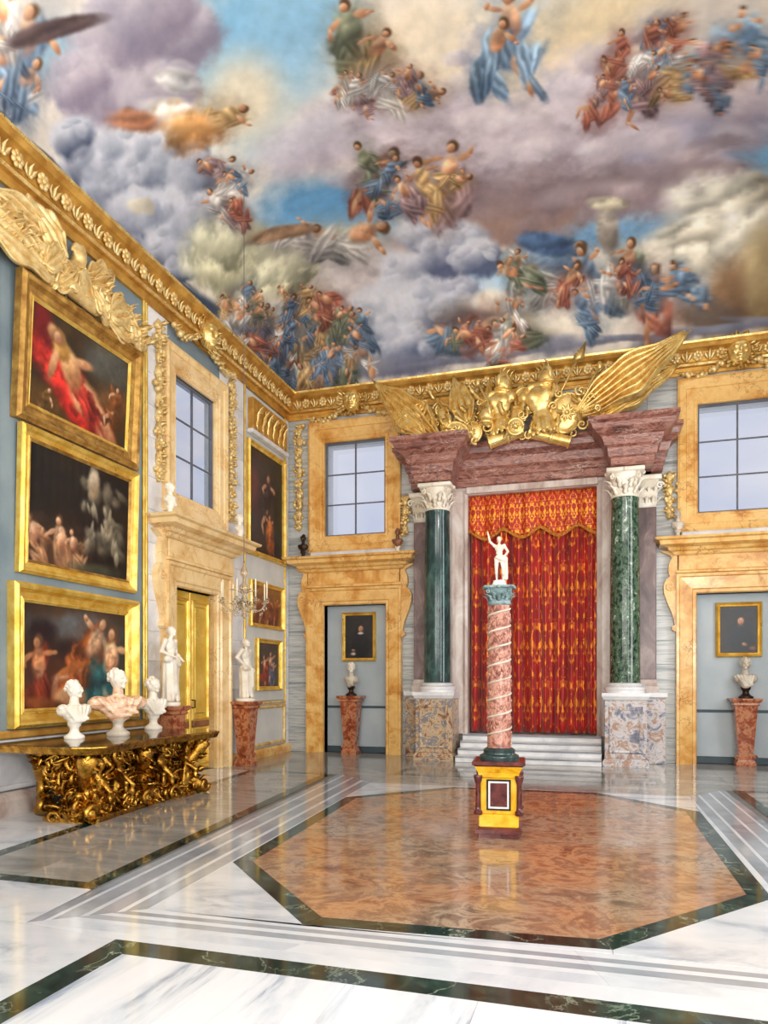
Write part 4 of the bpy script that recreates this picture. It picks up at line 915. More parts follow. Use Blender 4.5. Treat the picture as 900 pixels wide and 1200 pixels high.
def lance(a, b, kind, y=13.95):
    p, q = T(*a, y), T(*b, y+.1); g = G().tube([p, q], .022); d = (q-p).normalized(); sd = Vector((d.z, 0, -d.x))
    if kind == 'fork':
        for s in (-1, 0, 1): g.tube([q, q+sd*s*.09+d*.05, q+sd*s*.09+d*.26], [.018, .018, .004])
    elif kind == 'blade': g.add([q-d*.1-sd*.03, q+sd*.1+d*.1, q+d*.42, q-sd*.1+d*.06, q+d*.1+Vector((0, -.03, 0)), q+d*.1+Vector((0, .03, 0))], [(0, 1, 4), (1, 2, 4), (2, 3, 4), (3, 0, 4), (1, 0, 5), (2, 1, 5), (3, 2, 5), (0, 3, 5)])
    else: g.ell(q, (.05, .04, .08))
    obj('lance', g, M['gold'], tr, True)
lance((652, 470), (676, 422), 'blade'); lance((676, 478), (703, 428), 'knob'); lance((690, 474), (732, 428), 'fork'); lance((575, 480), (560, 448), 'knob')
lance((522, 505), (552, 466), 'blade', 14.0)
def shield(px, py, rx, rz, tilt, y=13.88):
    g = G(); g.ell((0, 0, 0), (rx, .06, rz)); g.tube([(rx*math.cos(a), -.01, rz*math.sin(a)) for a in [2*PI*k/24 for k in range(25)]], .025); g.ell((0, -.06, 0), (.05, .05, .05))
    for k in range(8): a = PI/4*k; g.leaf((0, -.055, 0), (math.cos(a), 0, math.sin(a)), (0, -1, 0), rx*.7, rx*.14, .1, 4)
    p = T(px, py, y); obj('shield', g, M['gold'], tr, True, loc=p, rot=(R(8), R(tilt), R(tilt*.5)))
shield(664, 484, .3, .36, 14); shield(553, 507, .2, .2, -20); shield(616, 470, .2, .26, -24, 14.0); shield(493, 508, .17, .14, 10, 13.8); shield(536, 506, .22, .17, 24, 13.75); shield(604, 500, .15, .15, 8, 13.75)
def cuirass(px, py, sc1, y=13.9):
    g = G(); g.ell((0, 0, .1), (.17, .12, .2)); g.ell((0, .0, -.12), (.13, .1, .13)); g.ell((-.08, -.08, .14), (.08, .05, .08)); g.ell((.08, -.08, .14), (.08, .05, .08))
    g.tube([(-.2, 0, .2), (-.1, -.02, .3), (.1, -.02, .3), (.2, 0, .2)], .045); g.ell((-.2, 0, .18), (.08, .08, .09)); g.ell((.2, 0, .18), (.08, .08, .09))
    for k in range(7): a = PI+PI*k/6; g.cap((.12*math.cos(a), .09*math.sin(a), -.18), (.17*math.cos(a), .14*math.sin(a), -.36), .035, .03)
    sculpt('cuirass', g, M['gold'], .018, tr, T(px, py, y), (0, R(-8), 0)).scale = (sc1,)*3
def helmet(px, py, y, s):
    g = G(); g.ell((0, 0, 0), (.12, .14, .13)); g.tube([(0, -.14, -.02), (0, -.12, .1), (0, 0, .19), (0, .14, .12), (0, .2, -.04)], [.02, .035, .05, .045, .02]); g.ell((0, -.1, -.07), (.1, .08, .03)); g.ell((0, .02, -.1), (.13, .14, .05))
    for k in range(7): g.leaf((0, -.08+.05*k, .15), (0, .3, 1), (1 if k % 2 else -1, 0, .2), .16, .03, .4, 4)
    obj('helmet', g, M['gold'], tr, True, loc=T(px, py, y), rot=(0, 0, R(30*s))).scale = (1.25,)*3
cuirass(586, 482, 1.25); cuirass(634, 478, 1.45, 13.86); helmet(640, 444, 13.9, 1); helmet(590, 452, 13.95, -1); helmet(570, 488, 13.8, 1); helmet(524, 500, 13.85, 1)
for px, py, L_ in ((606, 492, .4), (520, 488, .3), (684, 478, .34)):
    dr = obj('drum', G().lathe([(.15, -L_/2), (.165, -L_/2), (.165, -L_/2+.05), (.15, -L_/2+.06), (.15, L_/2-.06), (.165, L_/2-.05), (.165, L_/2), (.15, L_/2)], 20), M['gold'], tr, auto=40, loc=T(px, py, 14.0), rot=(R(-12), R((px % 7-3)*9), 0))
for a, b, r in (((572, 519), (612, 505), .13), ((620, 506), (668, 518), .12), ((538, 512), (556, 515), .1)):
    p, q = T(*a, 13.88), T(*b, 13.98); L = [p+(q-p)*t for t in (0, .05, .06, .5, .52, .56, .58, .95, .96, 1)]
    obj('cannon_barrel', G().tube(L, [r*1.15, r*1.15, r, r*.94, r*1.06, r*1.06, r*.93, r*.88, r*1.05, r*1.05], 16), M['gold'], tr, auto=40)
gc = G(); gc.tube([T(484+16*math.sin(a*.9)*1.2, 500+14*-math.cos(a*.9), 13.8) for a in [k*.35-1.9 for k in range(12)]], [.02+.05*math.sin(PI*k/11) for k in range(12)], 8)
obj('crescent', gc, M['gold'], tr, True)
rn = random.Random(8); gz = G()
for k in range(150):
    px_ = rn.uniform(478, 700); p = T(px_, rn.uniform(466, 518)-max(0, px_-600)*.12, rn.uniform(13.75, 14.15))
    if rn.random() < .6: gz.leaf(p, (rn.uniform(-1, 1), -.3, rn.uniform(-.2, 1)), (0, -1, .3), rn.uniform(.18, .38), .075, .5, 5)
    else: gz.spiral(p, rn.uniform(.06, .14), rn.choice((-1, 1))*1.3, .025, start=rn.uniform(0, 6))
oz = obj('scrolling_leaves', gz, M['gold'], tr, True); oz['kind'] = 'stuff'

# ---------------------------------------------------------------- gilded relief above the stacked paintings (left wall)
lr = thing('gilded_wall_relief', 'gilded relief of drapery, banners and armour above the stacked paintings', 'relief', (XL, 7.75, 6.55), LEFT)
for b, t, wd, pl, sh in (((-.2, -.12, .25), (-1.55, -.1, .6), .3, 6, .5), ((.2, -.12, .2), (1.5, -.1, .1), .26, 6, .5), ((-.5, -.16, .05), (-1.9, -.12, .25), .2, 4, .5), ((.1, -.16, .35), (.75, -.1, .8), .18, 4, .5), ((-.3, -.16, .4), (-.85, -.1, .86), .2, 4, .5), ((.5, -.2, .1), (1.05, -.12, .45), .22, 4, .5), ((-.7, -.22, .1), (-.3, -.16, .5), .16, 4, .5), ((.15, -.24, .3), (.5, -.2, -.05), .14, 4, .5), ((-.15, -.24, .35), (-.5, -.2, -.05), .14, 4, .5), ((.9, -.2, .3), (1.3, -.14, -.02), .14, 3, .5), ((-1.0, -.2, .5), (-1.45, -.14, .1), .16, 4, .5)):
    banner('drapery', b, t, wd, pl, 0, 0, sh, 'gold_pale', lr, None)
gg = G(); gg.ell((0, -.12, .3), (.24, .16, .28)); gg.ell((0, -.16, .6), (.11, .1, .1)); gg.tube([(-.16, -.16, .62), (-.1, -.18, .72), (.04, -.17, .76), (.16, -.15, .7)], [.02, .04, .05, .02]); gg.cap((-.3, -.16, .3), (-.9, -.14, .1), .09, .06); gg.cap((.3, -.16, .25), (.8, -.14, .02), .1, .06); gg.cap((-.2, -.2, .1), (.25, -.2, .06), .12, .1); gg.ell((-.6, -.15, .3), (.2, .12, .18)); gg.ell((.62, -.15, .25), (.2, .12, .16)); gg.cap((.9, -.12, .05), (1.35, -.1, .0), .07, .05); gg.ell((-1.2, -.12, .25), (.22, .1, .15))
sculpt('armour', gg, M['gold_pale'], .025, lr)
rn = random.Random(3); gz = G()
for k in range(130):
    x = rn.uniform(-1.7, 1.45); z = rn.uniform(-.02, .5-.12*abs(x))
    gz.leaf((x, -.1, z), (rn.uniform(-1, 1), -.4, rn.uniform(-.2, 1)), (0, -1, .2), rn.uniform(.15, .3), .055, .5, 5)
oz = obj('leaf_scrolls', gz, M['gold_pale'], lr, True); oz['kind'] = 'stuff'
# gilded panel above the tall portrait
pr_ = thing('gilded_leaf_relief', 'small gilded relief panel of upright leaves above the tall portrait', 'relief', (XL+.1, 13.5, 6.52), LEFT)
obj('ledge', G().bbox(-.86, .86, -.06, .085, 0, .09, .02), M['white_m'], pr_); obj('backing', G().bbox(-.8, .8, -.04, .085, .09, .72, .01), M['gold_flat'], pr_)
for k in range(6): obj('leaf', G().leaf((-.62+k*.25, -.04, .1), (.1*math.sin(k*2.), 0, 1), (0, -1, 0), .55, .09, .25, 6), M['gold'], pr_, True)
gq_ = G()
for k in range(5): gq_.spiral((-.5+k*.25, -.06, .55), .07, 1.4*(1 if k % 2 else -1), .02)
obj('scrolls', gq_, M['gold'], pr_, True)['kind'] = 'stuff'

# ---------------------------------------------------------------- paintings
def painting(wall, s, z0, z1, hw, rail, label, cat, fm, draw, res, group=None, y=0.0, tilt=0, inner=None, depth=.09):
    loc, rz = wall_at(wall, s); h = z1-z0
    t = thing('framed_painting', label, cat, (loc[0], loc[1], z0), rz, group)
    if wall == 'back': t.location = (s, YB+y, z0)
    if tilt: t.rotation_euler = (R(tilt), 0, rz)
    a = hw-rail
    pr = [(0, -.01), (.0, -.05), (rail*.12, -.06), (rail*.2, -.045), (rail*.45, -.06), (rail*.62, -depth), (rail*.8, -depth-.015), (rail*.92, -depth+.01), (rail, -depth+.02), (rail, 0)]
    obj('frame', G().ring(-a, a, rail, h-rail, pr), fm, t)
    if inner: obj('inner_slip', G().ring(-a, a, rail, h-rail, [(-.03, -.02), (-.03, -.035), (0, -.06), (.012, -.055), (.01, -.02)]), inner, t)
    nu = max(8, int(2*a/res)); nv = max(8, int((h-2*rail)/res))
    v = [(-a+2*a*i/nu, -.03, rail+(h-2*rail)*j/nv) for j in range(nv+1) for i in range(nu+1)]
    f = [(j*(nu+1)+i, j*(nu+1)+i+1, (j+1)*(nu+1)+i+1, (j+1)*(nu+1)+i) for j in range(nv) for i in range(nu)]
    me = bpy.data.meshes.new('canvas'); me.from_pydata(v, [], f); me.update(); me.shade_smooth()
    P = np.array(v); asp = (h-2*rail)/(2*a)
    c = Canvas((P[:, 0]+a)/(2*a), asp*(1-(P[:, 2]-rail)/(h-2*rail)), lambda x, y_: (x/100, y_/100), 5)      # painter's units: width 100, y down
    draw(c, asp*100); c.put(me); cvs = link('canvas', me, M['oil'], t)
    obj('backing_board', G().box(-a-rail*.5, a+rail*.5, -.028, -.004, rail*.5, h-rail*.5), M['dark'], t)
    return t
def d_reclining(c, H):
    r = random.Random(1); c.fill((34, 26, 18), (66, 50, 32))
    for a in ((80, 15, 30, 16, 0, (96, 96, 90), (60, 58, 50)), (85, 40, 22, 12, 0, (120, 84, 52), (60, 40, 26)), (20, 68, 26, 14, 20, (110, 78, 40), (60, 40, 22)), (12, 20, 9, 26, 0, (128, 34, 34), (70, 16, 18)), (70, 70, 30, 8, 20, (96, 74, 38), (50, 36, 20))): c.ell(*a, .5, .5)
    c.ell(45, 50, 44, 16, 26, (206, 52, 44), (120, 20, 22), .3, .4, 1, 8)
    c.limb(45, 40, 64, 46, 8, (228, 178, 130), (150, 90, 60)); c.limb(64, 46, 88, 72, 6, (224, 172, 122), (140, 84, 56)); c.limb(40, 46, 62, 62, 7, (222, 168, 120), (140, 84, 56)); c.limb(62, 62, 80, 80, 5, (216, 160, 112), (130, 76, 50))
    c.ell(46, 42, 30, 9, 36, (200, 60, 50), (116, 24, 24), .35, .5, .9, 9, wk=1)
    c.ell(38, 32, 10, 15, -30, (230, 184, 128), (156, 98, 62), .25, .15); c.ell(28, 22, 9, 8, 0, (210, 164, 84), (140, 96, 44), .3, .3); c.limb(24, 24, 18, 44, 3.5, (226, 176, 128), (150, 92, 62)); c.limb(42, 24, 58, 22, 3.5, (226, 176, 128), (150, 92, 62)); c.ell(20, 14, 6, 6, 0, (216, 166, 116), (130, 84, 52))
    c.ell(62, 72, 20, 7, 34, (196, 44, 40), (110, 18, 20), .3, .4, 1, 6)
    c.figure(86, 38, 40, 10, (150, 90, 50), (90, 50, 28), r); c.ell(56, 56, 14, 5, 50, (206, 66, 54), (120, 26, 26), .35, .5, .9, 8, wk=1); c.figure(14, 62, 34, 30, (110, 80, 44), (60, 42, 24), r); c.ell(26, 15, 5, 6, 0, (150, 106, 60), None, .35, .3, wk=1); c.ell(24, 16, 3.6, 4.6, 0, (226, 182, 140), (150, 96, 66), .3, .1)
def d_wood(c, H):
    r = random.Random(2); c.fill((14, 14, 16), (34, 30, 26))
    for k in range(9): c.ell(8+k*7, 30, 2.2, 40, 0, (40, 40, 42), (18, 18, 20), .5, .3, .7)
    for k in range(26): c.ell(r.uniform(50, 92), r.uniform(14, 62), r.uniform(4, 9), r.uniform(3, 7), r.uniform(0, 90), (150, 140, 116), (60, 56, 46), .5, .6, .75)
    for k in range(16): c.ell(r.uniform(50, 90), r.uniform(30, 64), r.uniform(1.5, 3), r.uniform(4, 8), r.uniform(-30, 30), (190, 178, 150), (96, 88, 72), .4, .4, .8)
    c.ell(60, 12, 6, 10, 0, (220, 204, 176), (140, 116, 90), .4, .5)
    for x, h in ((6, 48), (30, 58), (42, 40)): c.figure(x, 62, h, r.uniform(-20, 10), (188, 142, 104), (120, 78, 52), r, bare=1)
    c.ell(70, 74, 28, 5, 0, (80, 80, 62), (40, 42, 34), .6, .5)
def d_group(c, H):
    r = random.Random(3); c.fill((40, 30, 24), (72, 52, 38)); c.ell(55, 15, 40, 12, 0, (104, 112, 116), (70, 70, 70), .5, .5); c.ell(18, 20, 12, 10, 0, (30, 26, 30), None, .4, .4); c.ell(40, 30, 16, 9, 0, (34, 30, 32), None, .5, .5)
    c.figure(62, 30, 84, 34, (200, 110, 54), (120, 56, 30), r, (236, 190, 146), bare=1); c.figure(82, 42, 92, 6, (48, 112, 116), (22, 56, 62), r, (236, 190, 146), bare=1); c.figure(14, 44, 66, -4, (150, 60, 40), (84, 30, 22), r, (190, 128, 84))
    c.ell(62, 64, 16, 8, 10, (46, 116, 118), (20, 54, 60), .3, .4, 1, 6); c.ell(42, 62, 16, 8, 0, (226, 176, 130), (150, 98, 66), .3, .3); c.ell(20, 66, 18, 5, 10, (150, 84, 46), (84, 44, 26), .4, .4); c.limb(30, 46, 56, 38, 3, (196, 120, 60), (120, 64, 34))
def d_standing(c, H):
    r = random.Random(4); c.fill((34, 24, 22), (62, 40, 34)); c.ell(70, 60, 40, 60, 0, (44, 46, 44), (24, 24, 24), .6, .4); c.ell(15, 60, 16, 30, 0, (112, 50, 42), (60, 26, 22), .5, .5)
    c.ell(56, 62, 20, 44, 0, (52, 40, 44), (24, 18, 22), .4, .3, 1, 5); c.figure(56, 58, 96, 0, (70, 50, 52), (34, 24, 28), r, (206, 160, 128), bare=0)
    c.figure(60, 100, 58, 0, (204, 118, 60), (120, 60, 30), r, (206, 156, 122), bare=0); c.ell(60, 110, 12, 20, 0, (200, 112, 56), (116, 56, 28), .35, .5, .9, 9, wk=1)
def d_small_gold(c, H):
    r = random.Random(5); c.fill((104, 62, 30), (160, 108, 54))
    for k in range(4): c.figure(15+k*23, H*.55, H*.95, r.uniform(-20, 20), *r.choice((((190, 120, 60), (110, 62, 30)), ((140, 60, 40), (84, 34, 24)))), r, (206, 158, 110))
def d_small_group(c, H):
    r = random.Random(6); c.fill((36, 30, 34), (76, 62, 60))
    c.figure(60, H*.5, H*.9, 6, (196, 190, 196), (110, 110, 130), r); c.figure(34, H*.55, H*.8, -10, (176, 60, 44), (96, 30, 24), r); c.figure(74, H*.62, H*.6, 20, (70, 96, 140), (40, 54, 84), r); c.ell(25, H*.8, 22, 9, 0, (180, 60, 48), (100, 30, 26), .4, .4)
def d_portrait(k):
    def f(c, H):
        c.fill((26, 26, 32), (44, 42, 46)); c.ell(55, H*.72, 34, H*.36, 0, (22, 34, 46) if k else (26, 28, 34), (14, 18, 26), .3, .2)
        c.ell(55, H*.3, 10, 13, 0, (52, 34, 26), None, .3, .15); c.ell(56, H*.32, 8.5, 11, 0, (222, 176, 140), (150, 96, 70), .25, .1); c.ell(56, H*.42, 10, 4, 0, (60, 54, 54) if k else (206, 200, 196), None, .3, .2)
        c.ell(58, H*.3, 1.2, .8, 0, (50, 34, 30), None, .3, .1); c.ell(53, H*.3, 1.2, .8, 0, (50, 34, 30), None, .3, .1); c.ell(56, H*.375, 2.6, .9, 0, (150, 76, 62), None, .4, .1)
        c.ell(30 if not k else 66, H*.82, 7, 4, 20, (206, 160, 128), (130, 84, 62), .3, .2); c.ell(28 if not k else 88, H*.9, 9, 5, 0, (196, 186, 170) if not k else (120, 70, 50), None, .4, .4)
    return f
painting('left', 7.925, 4.74, 6.5, 1.165, .23, 'large framed painting of a reclining figure on a red drape, topmost of its stack', 'painting', M['gold_frame_brown'], d_reclining, .014, inner=M['gold_frame'], tilt=3.0, depth=.12)
painting('left', 7.95, 2.9, 4.7, 1.12, .15, 'large framed painting of pale figures in a dark wood, in the middle of its stack', 'painting', M['gold_frame'], d_wood, .014, inner=M['gold_frame_brown'], tilt=1.5)
painting('left', 7.905, 1.02, 2.78, 1.185, .2, 'large framed painting of reclining figures and a blue-green drape behind the console busts', 'painting', M['gold_frame'], d_group, .014, inner=M['gold_frame'], depth=.13)
painting('left', 13.5, 4.12, 6.42, .87, .11, 'tall framed painting of a dark standing figure and an orange-robed child', 'painting', M['gold_frame'], d_standing, .03)
painting('left', 13.5, 2.68, 3.62, .78, .08, 'wide golden-brown framed painting hanging behind the chandelier', 'painting', M['gold_frame'], d_small_gold, .03)
painting('left', 13.58, 1.38, 2.46, .58, .09, 'small framed painting of a group in red and white above the corner dado', 'painting', M['gold_frame'], d_small_group, .025)
painting('back', -5.08, 2.02, 3.1, .39, .07, 'gold framed dark portrait with a pale hand, hung next to the room corner', 'painting', M['gold_frame'], d_portrait(0), .02, y=.2)
painting('back', 2.54, 2.04, 3.08, .4, .08, 'gold framed dark blue portrait hung in the portal beside the mottled green column', 'painting', M['gold_frame'], d_portrait(1), .02, y=.2)

# ---------------------------------------------------------------- carved figures
def human(g, H, J=None, mat=None, twist=0):
    P = dict(shl=(-.105, 0, .795), shr=(.105, 0, .795), ell=(-.15, .01, .64), elr=(.15, .01, .64), wrl=(-.15, -.03, .5), wrr=(.15, -.03, .5), hil=(-.055, 0, .51), hir=(.055, 0, .51), knl=(-.06, -.02, .285), knr=(.075, -.05, .285), anl=(-.055, .01, .045), anr=(.085, .02, .045),
             che=(0, 0, .735), wai=(.0, 0, .635), pel=(.0, .005, .535), nec=(0, -.005, .83), hea=(0, -.015, .925))
    if J: P.update(J)
    M_ = mat if mat is not None else Matrix.Identity(4)
    V = {k: Vector(v)*H for k, v in P.items()}; h = H
    E_ = lambda c, r, rot=(0, 0, 0): g.ell(V[c] if isinstance(c, str) else c, tuple(x*h for x in r), rot, 14, 10, M_)
    L = lambda a, b, ra, rb: g.cap(V[a], V[b], ra*h, rb*h, 12, M_)
    E_('che', (.098, .062, .095)); E_('wai', (.074, .052, .075)); E_('pel', (.094, .068, .07)); g.cap(V['che'], V['pel'], .062*h, .062*h, 12, M_)
    g.cap(V['nec']-Vector((0, 0, .04*h)), V['hea'], .03*h, .028*h, 10, M_); E_('hea', (.046, .056, .066)); hd = V['hea']
    g.ell(hd+Vector((0, -.056, -.008))*h, (.008*h, .014*h, .016*h), M=M_); g.ell(hd+Vector((0, -.045, -.045))*h, (.02*h, .018*h, .014*h), M=M_); g.ell(hd+Vector((0, -.046, .014))*h, (.034*h, .014*h, .008*h), M=M_)
    g.ell(hd+Vector((0, .014, .02))*h, (.054*h, .056*h, .058*h), M=M_); g.ell(hd+Vector((0, .06, .0))*h, (.028*h, .024*h, .026*h), M=M_)
    for s in 'lr':
        L('sh'+s, 'el'+s, .037, .03); L('el'+s, 'wr'+s, .03, .021); L('hi'+s, 'kn'+s, .062, .041); L('kn'+s, 'an'+s, .042, .024); E_('sh'+s, (.043, .04, .043))
        w = V['wr'+s]; d = (w-V['el'+s]).normalized(); g.ell(w+d*.03*h, (.02*h, .014*h, .026*h), d.to_track_quat('Z', 'Y').to_euler(), M=M_)
        for q in range(4): g.cap(w+d*.04*h+Vector(((q-1.5)*.009*h, 0, 0)), w+d*(.07-.004*abs(q-1.5))*h+Vector(((q-1.5)*.011*h, -.008*h, 0)), .006*h, .005*h, 6, M_)
        g.ell(V['an'+s]+Vector((0, -.035, -.025))*h, (.026*h, .062*h, .02*h), M=M_); g.ell(V['kn'+s]+Vector((0, .005, -.09))*h, (.036*h, .04*h, .07*h), M=M_)
    return g
def drape(g, a, b, wa, wb, h, n=9, mat=None):            # hanging cloth with rounded folds round the legs
    a = Vector(a)*h; b = Vector(b)*h
    for k in range(n):
        q = 2*PI*k/n; o = Vector((math.cos(q), math.sin(q)*.75, 0))
        g.cap(a+o*wa*h, b+o*wb*h, .032*h, .026*h, 8, mat)
    g.cap(a, b+Vector((0, 0, wb*h)), wa*h*1.05, wb*h*1.0, 12, mat)
def herm(name, label, loc, rz, h=1.22, m='redbrown_m', wt=.17, wb=.11):
    t = thing(name, label, 'pedestal', loc, rz)
    obj('plinth', G().sqlathe([(wb+.05, 0), (wb+.05, .06), (wb+.03, .09), (wb+.02, .12), (wb, .14)]), M[m], t)
    obj('shaft', G().sqlathe([(wb, .14), (wt, h-.14)]), M[m], t)
    for s in (-1, 1): obj('scroll', G().spiral((s*(wb+.02), -wb-.0, .17), .05, s*1.4, .018), M[m], t, True)
    obj('cap', G().sqlathe([(wt, h-.14), (wt+.03, h-.12), (wt+.02, h-.08), (wt+.06, h-.05), (wt+.07, h-.02), (wt+.07, h), (wt+.05, h)]), M[m] if name != 'dark' else M['bronze'], t)
    return t
def statue(label, loc, rz, H, J, robe, m='statue'):
    t = thing('marble_statue', label, 'statue', loc, rz); g = G(); human(g, H, J)
    robe(g, H); sculpt('figure', g, M[m], H*.0115, t, (0, 0, .06))
    obj('base', G().lathe([(.15, 0), (.16, .01), (.16, .05), (.13, .065)], 24), M[m], t, auto=40)
    return t
PEDZ = 1.2
def robe1(g, H):
    drape(g, (.0, .0, .5), (0, -.01, .03), .085, .12, H); g.cap(Vector((-.11, -.03, .56))*H, Vector((.12, -.05, .5))*H, .05*H, .045*H); g.cap(Vector((.11, 0, .8))*H, Vector((-.06, -.06, .58))*H, .04*H, .035*H); g.cap(Vector((.15, -.02, .6))*H, Vector((.15, 0, .2))*H, .045*H, .03*H)
def robe2(g, H):
    drape(g, (.0, .0, .48), (.01, -.01, .03), .08, .1, H, 8); g.cap(Vector((-.1, -.05, .5))*H, Vector((.1, -.06, .46))*H, .04*H, .04*H); g.cap(Vector((.03, -.08, .48))*H, Vector((.03, -.1, .2))*H, .04*H, .02*H)
herm('herm_pedestal', 'tapering red-brown marble pedestal hidden behind the end of the console', (-6.36, 9.52, 0), LEFT, PEDZ)
herm('herm_pedestal', 'tapering red-brown marble pedestal under the half-draped statue beside the gold door', (-6.36, 11.98, 0), LEFT, PEDZ)
statue('white marble statue in a full robe standing between console and gold door', (-6.36, 9.52, PEDZ), LEFT, 1.18, dict(ell=(-.19, .0, .66), wrl=(-.08, -.1, .6), elr=(.17, .02, .64), wrr=(.12, -.1, .56), hea=(.015, -.02, .925)), robe1)
statue('white marble half-draped statue on the pedestal beyond the gold door', (-6.36, 11.98, PEDZ), LEFT, 1.12, dict(ell=(-.2, .03, .68), wrl=(-.09, -.02, .56), elr=(.16, .03, .64), wrr=(.17, .0, .48), pel=(.015, 0, .535), hea=(-.02, -.02, .92), che=(-.01, 0, .735)), robe2).scale = (1.18, 1.18, 1)

def bust(label, loc, rz, s, m='statue', mb=None, ms=None, turn=0, wide=1.0, group=None, socle=.2, tilt=0, helmet=False, cat='bust', vox=.011):
    t = thing('portrait_bust', label, cat, loc, rz, group); h = G(); z0 = socle
    obj('socle', G().lathe([(.125, 0), (.13, .015), (.125, .035), (.1, .05), (.07, .075), (.055, .1), (.06, socle*.72), (.085, socle*.85), (.09, socle+.02)], 24), M[ms or m], t, auto=50)
    b = G(); b.ell((0, 0, z0+.14), (.17*wide, .11, .13)); b.ell((-.15*wide, .01, z0+.17), (.085*wide, .085, .085)); b.ell((.15*wide, .01, z0+.17), (.085*wide, .085, .085)); b.ell((0, -.02, z0+.04), (.1*wide, .085, .09))
    b.cap((0, .01, z0+.22), (0, 0, z0+.32), .075, .06)
    for k in range(6):
        a = -.16*wide+.32*wide*k/5; b.cap((a, -.06-.04*(1-abs(k-2.5)/3), z0+.22), (a*.35+.03, -.095, z0+.03), .026, .018)
    b.cap((-.2*wide, -.03, z0+.2), (.12*wide, -.1, z0+.06), .035, .03)
    sculpt('chest', b, M[mb or m], vox, t)
    g = G(); hz = z0+.44; g.ell((0, 0, hz), (.078, .1, .115)); g.cap((0, .015, hz-.16), (0, .0, hz-.06), .055, .052); g.ell((0, -.1, hz-.012), (.014, .024, .03)); g.ell((0, -.088, hz+.022), (.055, .022, .014)); g.ell((0, -.084, hz-.052), (.026, .016, .008)); g.ell((0, -.078, hz-.085), (.032, .026, .022))
    g.ell((-.036, -.082, hz-.025), (.02, .014, .022)); g.ell((.036, -.082, hz-.025), (.02, .014, .022))
    for sg in (-1, 1): g.ell((sg*.082, .01, hz-.01), (.012, .022, .032))
    rn = random.Random(int(loc[0]*9+loc[1]*5))
    for k in range(46):
        a = rn.uniform(0, 2*PI); el = rn.uniform(-.1, 1.4); d = Vector((math.cos(a)*math.cos(el)*.08, math.sin(a)*math.cos(el)*.1+.02, math.sin(el)*.12))
        if d.y < -.06 and d.z < .07: continue
        g.ell(Vector((0, 0, hz))+d, rn.uniform(.018, .03), seg=8, rings=5)
    if helmet: g.ell((0, .02, hz+.05), (.1, .12, .1)); g.ell((0, -.1, hz+.05), (.09, .05, .02))
    o = sculpt('head', g, M[m], vox*.85, t); 
    if turn or tilt: o.rotation_euler = (R(tilt), 0, R(turn))
    t.scale = (s, s, s)
    return t
CZ = .88
bust('small white marble bust looking aside, on the console end away from the gold door', (-6.2, 7.25, CZ), LEFT-R(20), .94, turn=35)
bust('broad white-headed bust with a pink veined chest in the middle of the console', (-6.0, 7.82, CZ), LEFT-R(34), 1.14, 'statue', 'alabaster', 'statue_grey', turn=30, wide=1.45)
bust('cream marble bust on the console end next to the gold door', (-6.28, 8.98, CZ), LEFT-R(25), 1.0, turn=20)
herm('herm_pedestal', 'tapering red-brown marble pedestal in the portal next to the room corner', (-5.18, YB-.08, 0), 0, 1.26, wt=.19, wb=.12)
herm('herm_pedestal', 'tapering red-brown marble pedestal in the portal beside the mottled green column', (2.6, YB-.08, 0), 0, 1.26, wt=.19, wb=.12)
bust('slim white marble bust on the pedestal next to the room corner', (-5.18, YB-.08, 1.26), R(-12), .95, 'statue', 'statue_grey', 'bronze', wide=.72, turn=30)
bust('grey-white curly bust on the pedestal beside the mottled green column', (2.62, YB-.08, 1.26), R(-8), 1.0, 'statue_grey', 'statue_grey', 'bronze', wide=.85)
# little busts on the portal cornices
for lb, loc, rz, m, mb in (('small white bust on the cornice of the gold door, next to the stacked paintings', (-6.42, 9.62, 4.175), LEFT, 'statue', 'statue'), ('small white bust on the cornice of the gold door, next to the tall portrait', (-6.42, 11.86, 4.175), LEFT, 'statue', 'statue'),
                           ('small dark bronze bust on the door cornice in the room corner', (-6.22, YB-.3, 4.275), 0, 'bronze', 'bronze'), ('small red-brown bust on the door cornice beside the teal column', (-4.06, YB-.3, 4.275), 0, 'brownstone', 'brownstone'),
                           ('small grey bust on the door cornice beside the mottled green column', (1.42, YB-.3, 4.275), 0, 'statue_grey', 'statue_grey')):
    bust(lb, loc, rz, .68, m, mb, 'statue' if m == 'brownstone' else m, wide=.75, vox=.016)

# ---------------------------------------------------------------- gilded console table
ct = thing('gilded_console', 'gilded carved console table with figures, scrolls and a dark marble top', 'console table', (XL+.115, 7.72, 0), LEFT)
TOP = [(-1.38, -.02), (-1.43, -.8), (-1.4, -1.15), (-1.33, -1.33), (-1.18, -1.42), (-.95, -1.41), (-.6, -1.35), (0, -1.31), (.6, -1.35), (.95, -1.41), (1.18, -1.42), (1.33, -1.33), (1.4, -1.15), (1.43, -.8), (1.38, -.02)]
sc2 = lambda k: [(x*k, -.02+(y+.02)*k) for x, y in TOP]
obj('top', G().prism(TOP, CZ-.035, CZ), M['console_top'], ct)
gm = G(); n_ = len(TOP); pr2 = [(1.012, CZ-.038), (1.02, CZ-.02), (1.018, CZ-.006), (1.0, CZ-.004), (.99, CZ-.04), (.97, CZ-.1), (1.0, CZ-.085)]
vv = []; ff = []
for k_, z in pr2: vv += [(x*k_, -.02+(y+.02)*k_, z) for x, y in TOP]
for a in range(len(pr2)):
    b = (a+1) % len(pr2)
    for i in range(n_-1): ff.append((a*n_+i, a*n_+i+1, b*n_+i+1, b*n_+i))
obj('gilded_rim', G().add(vv, ff), M['gold_dark'], ct)
obj('back_board', G().bbox(-.6, .6, -.5, -.02, .04, CZ-.1, .02), M['dark'], ct)
obj('plinth', G().prism([(x*.84, min(-.55, -.1+(y+.1)*.82)) for x, y in TOP], 0, .05), M['gold_dark'], ct)
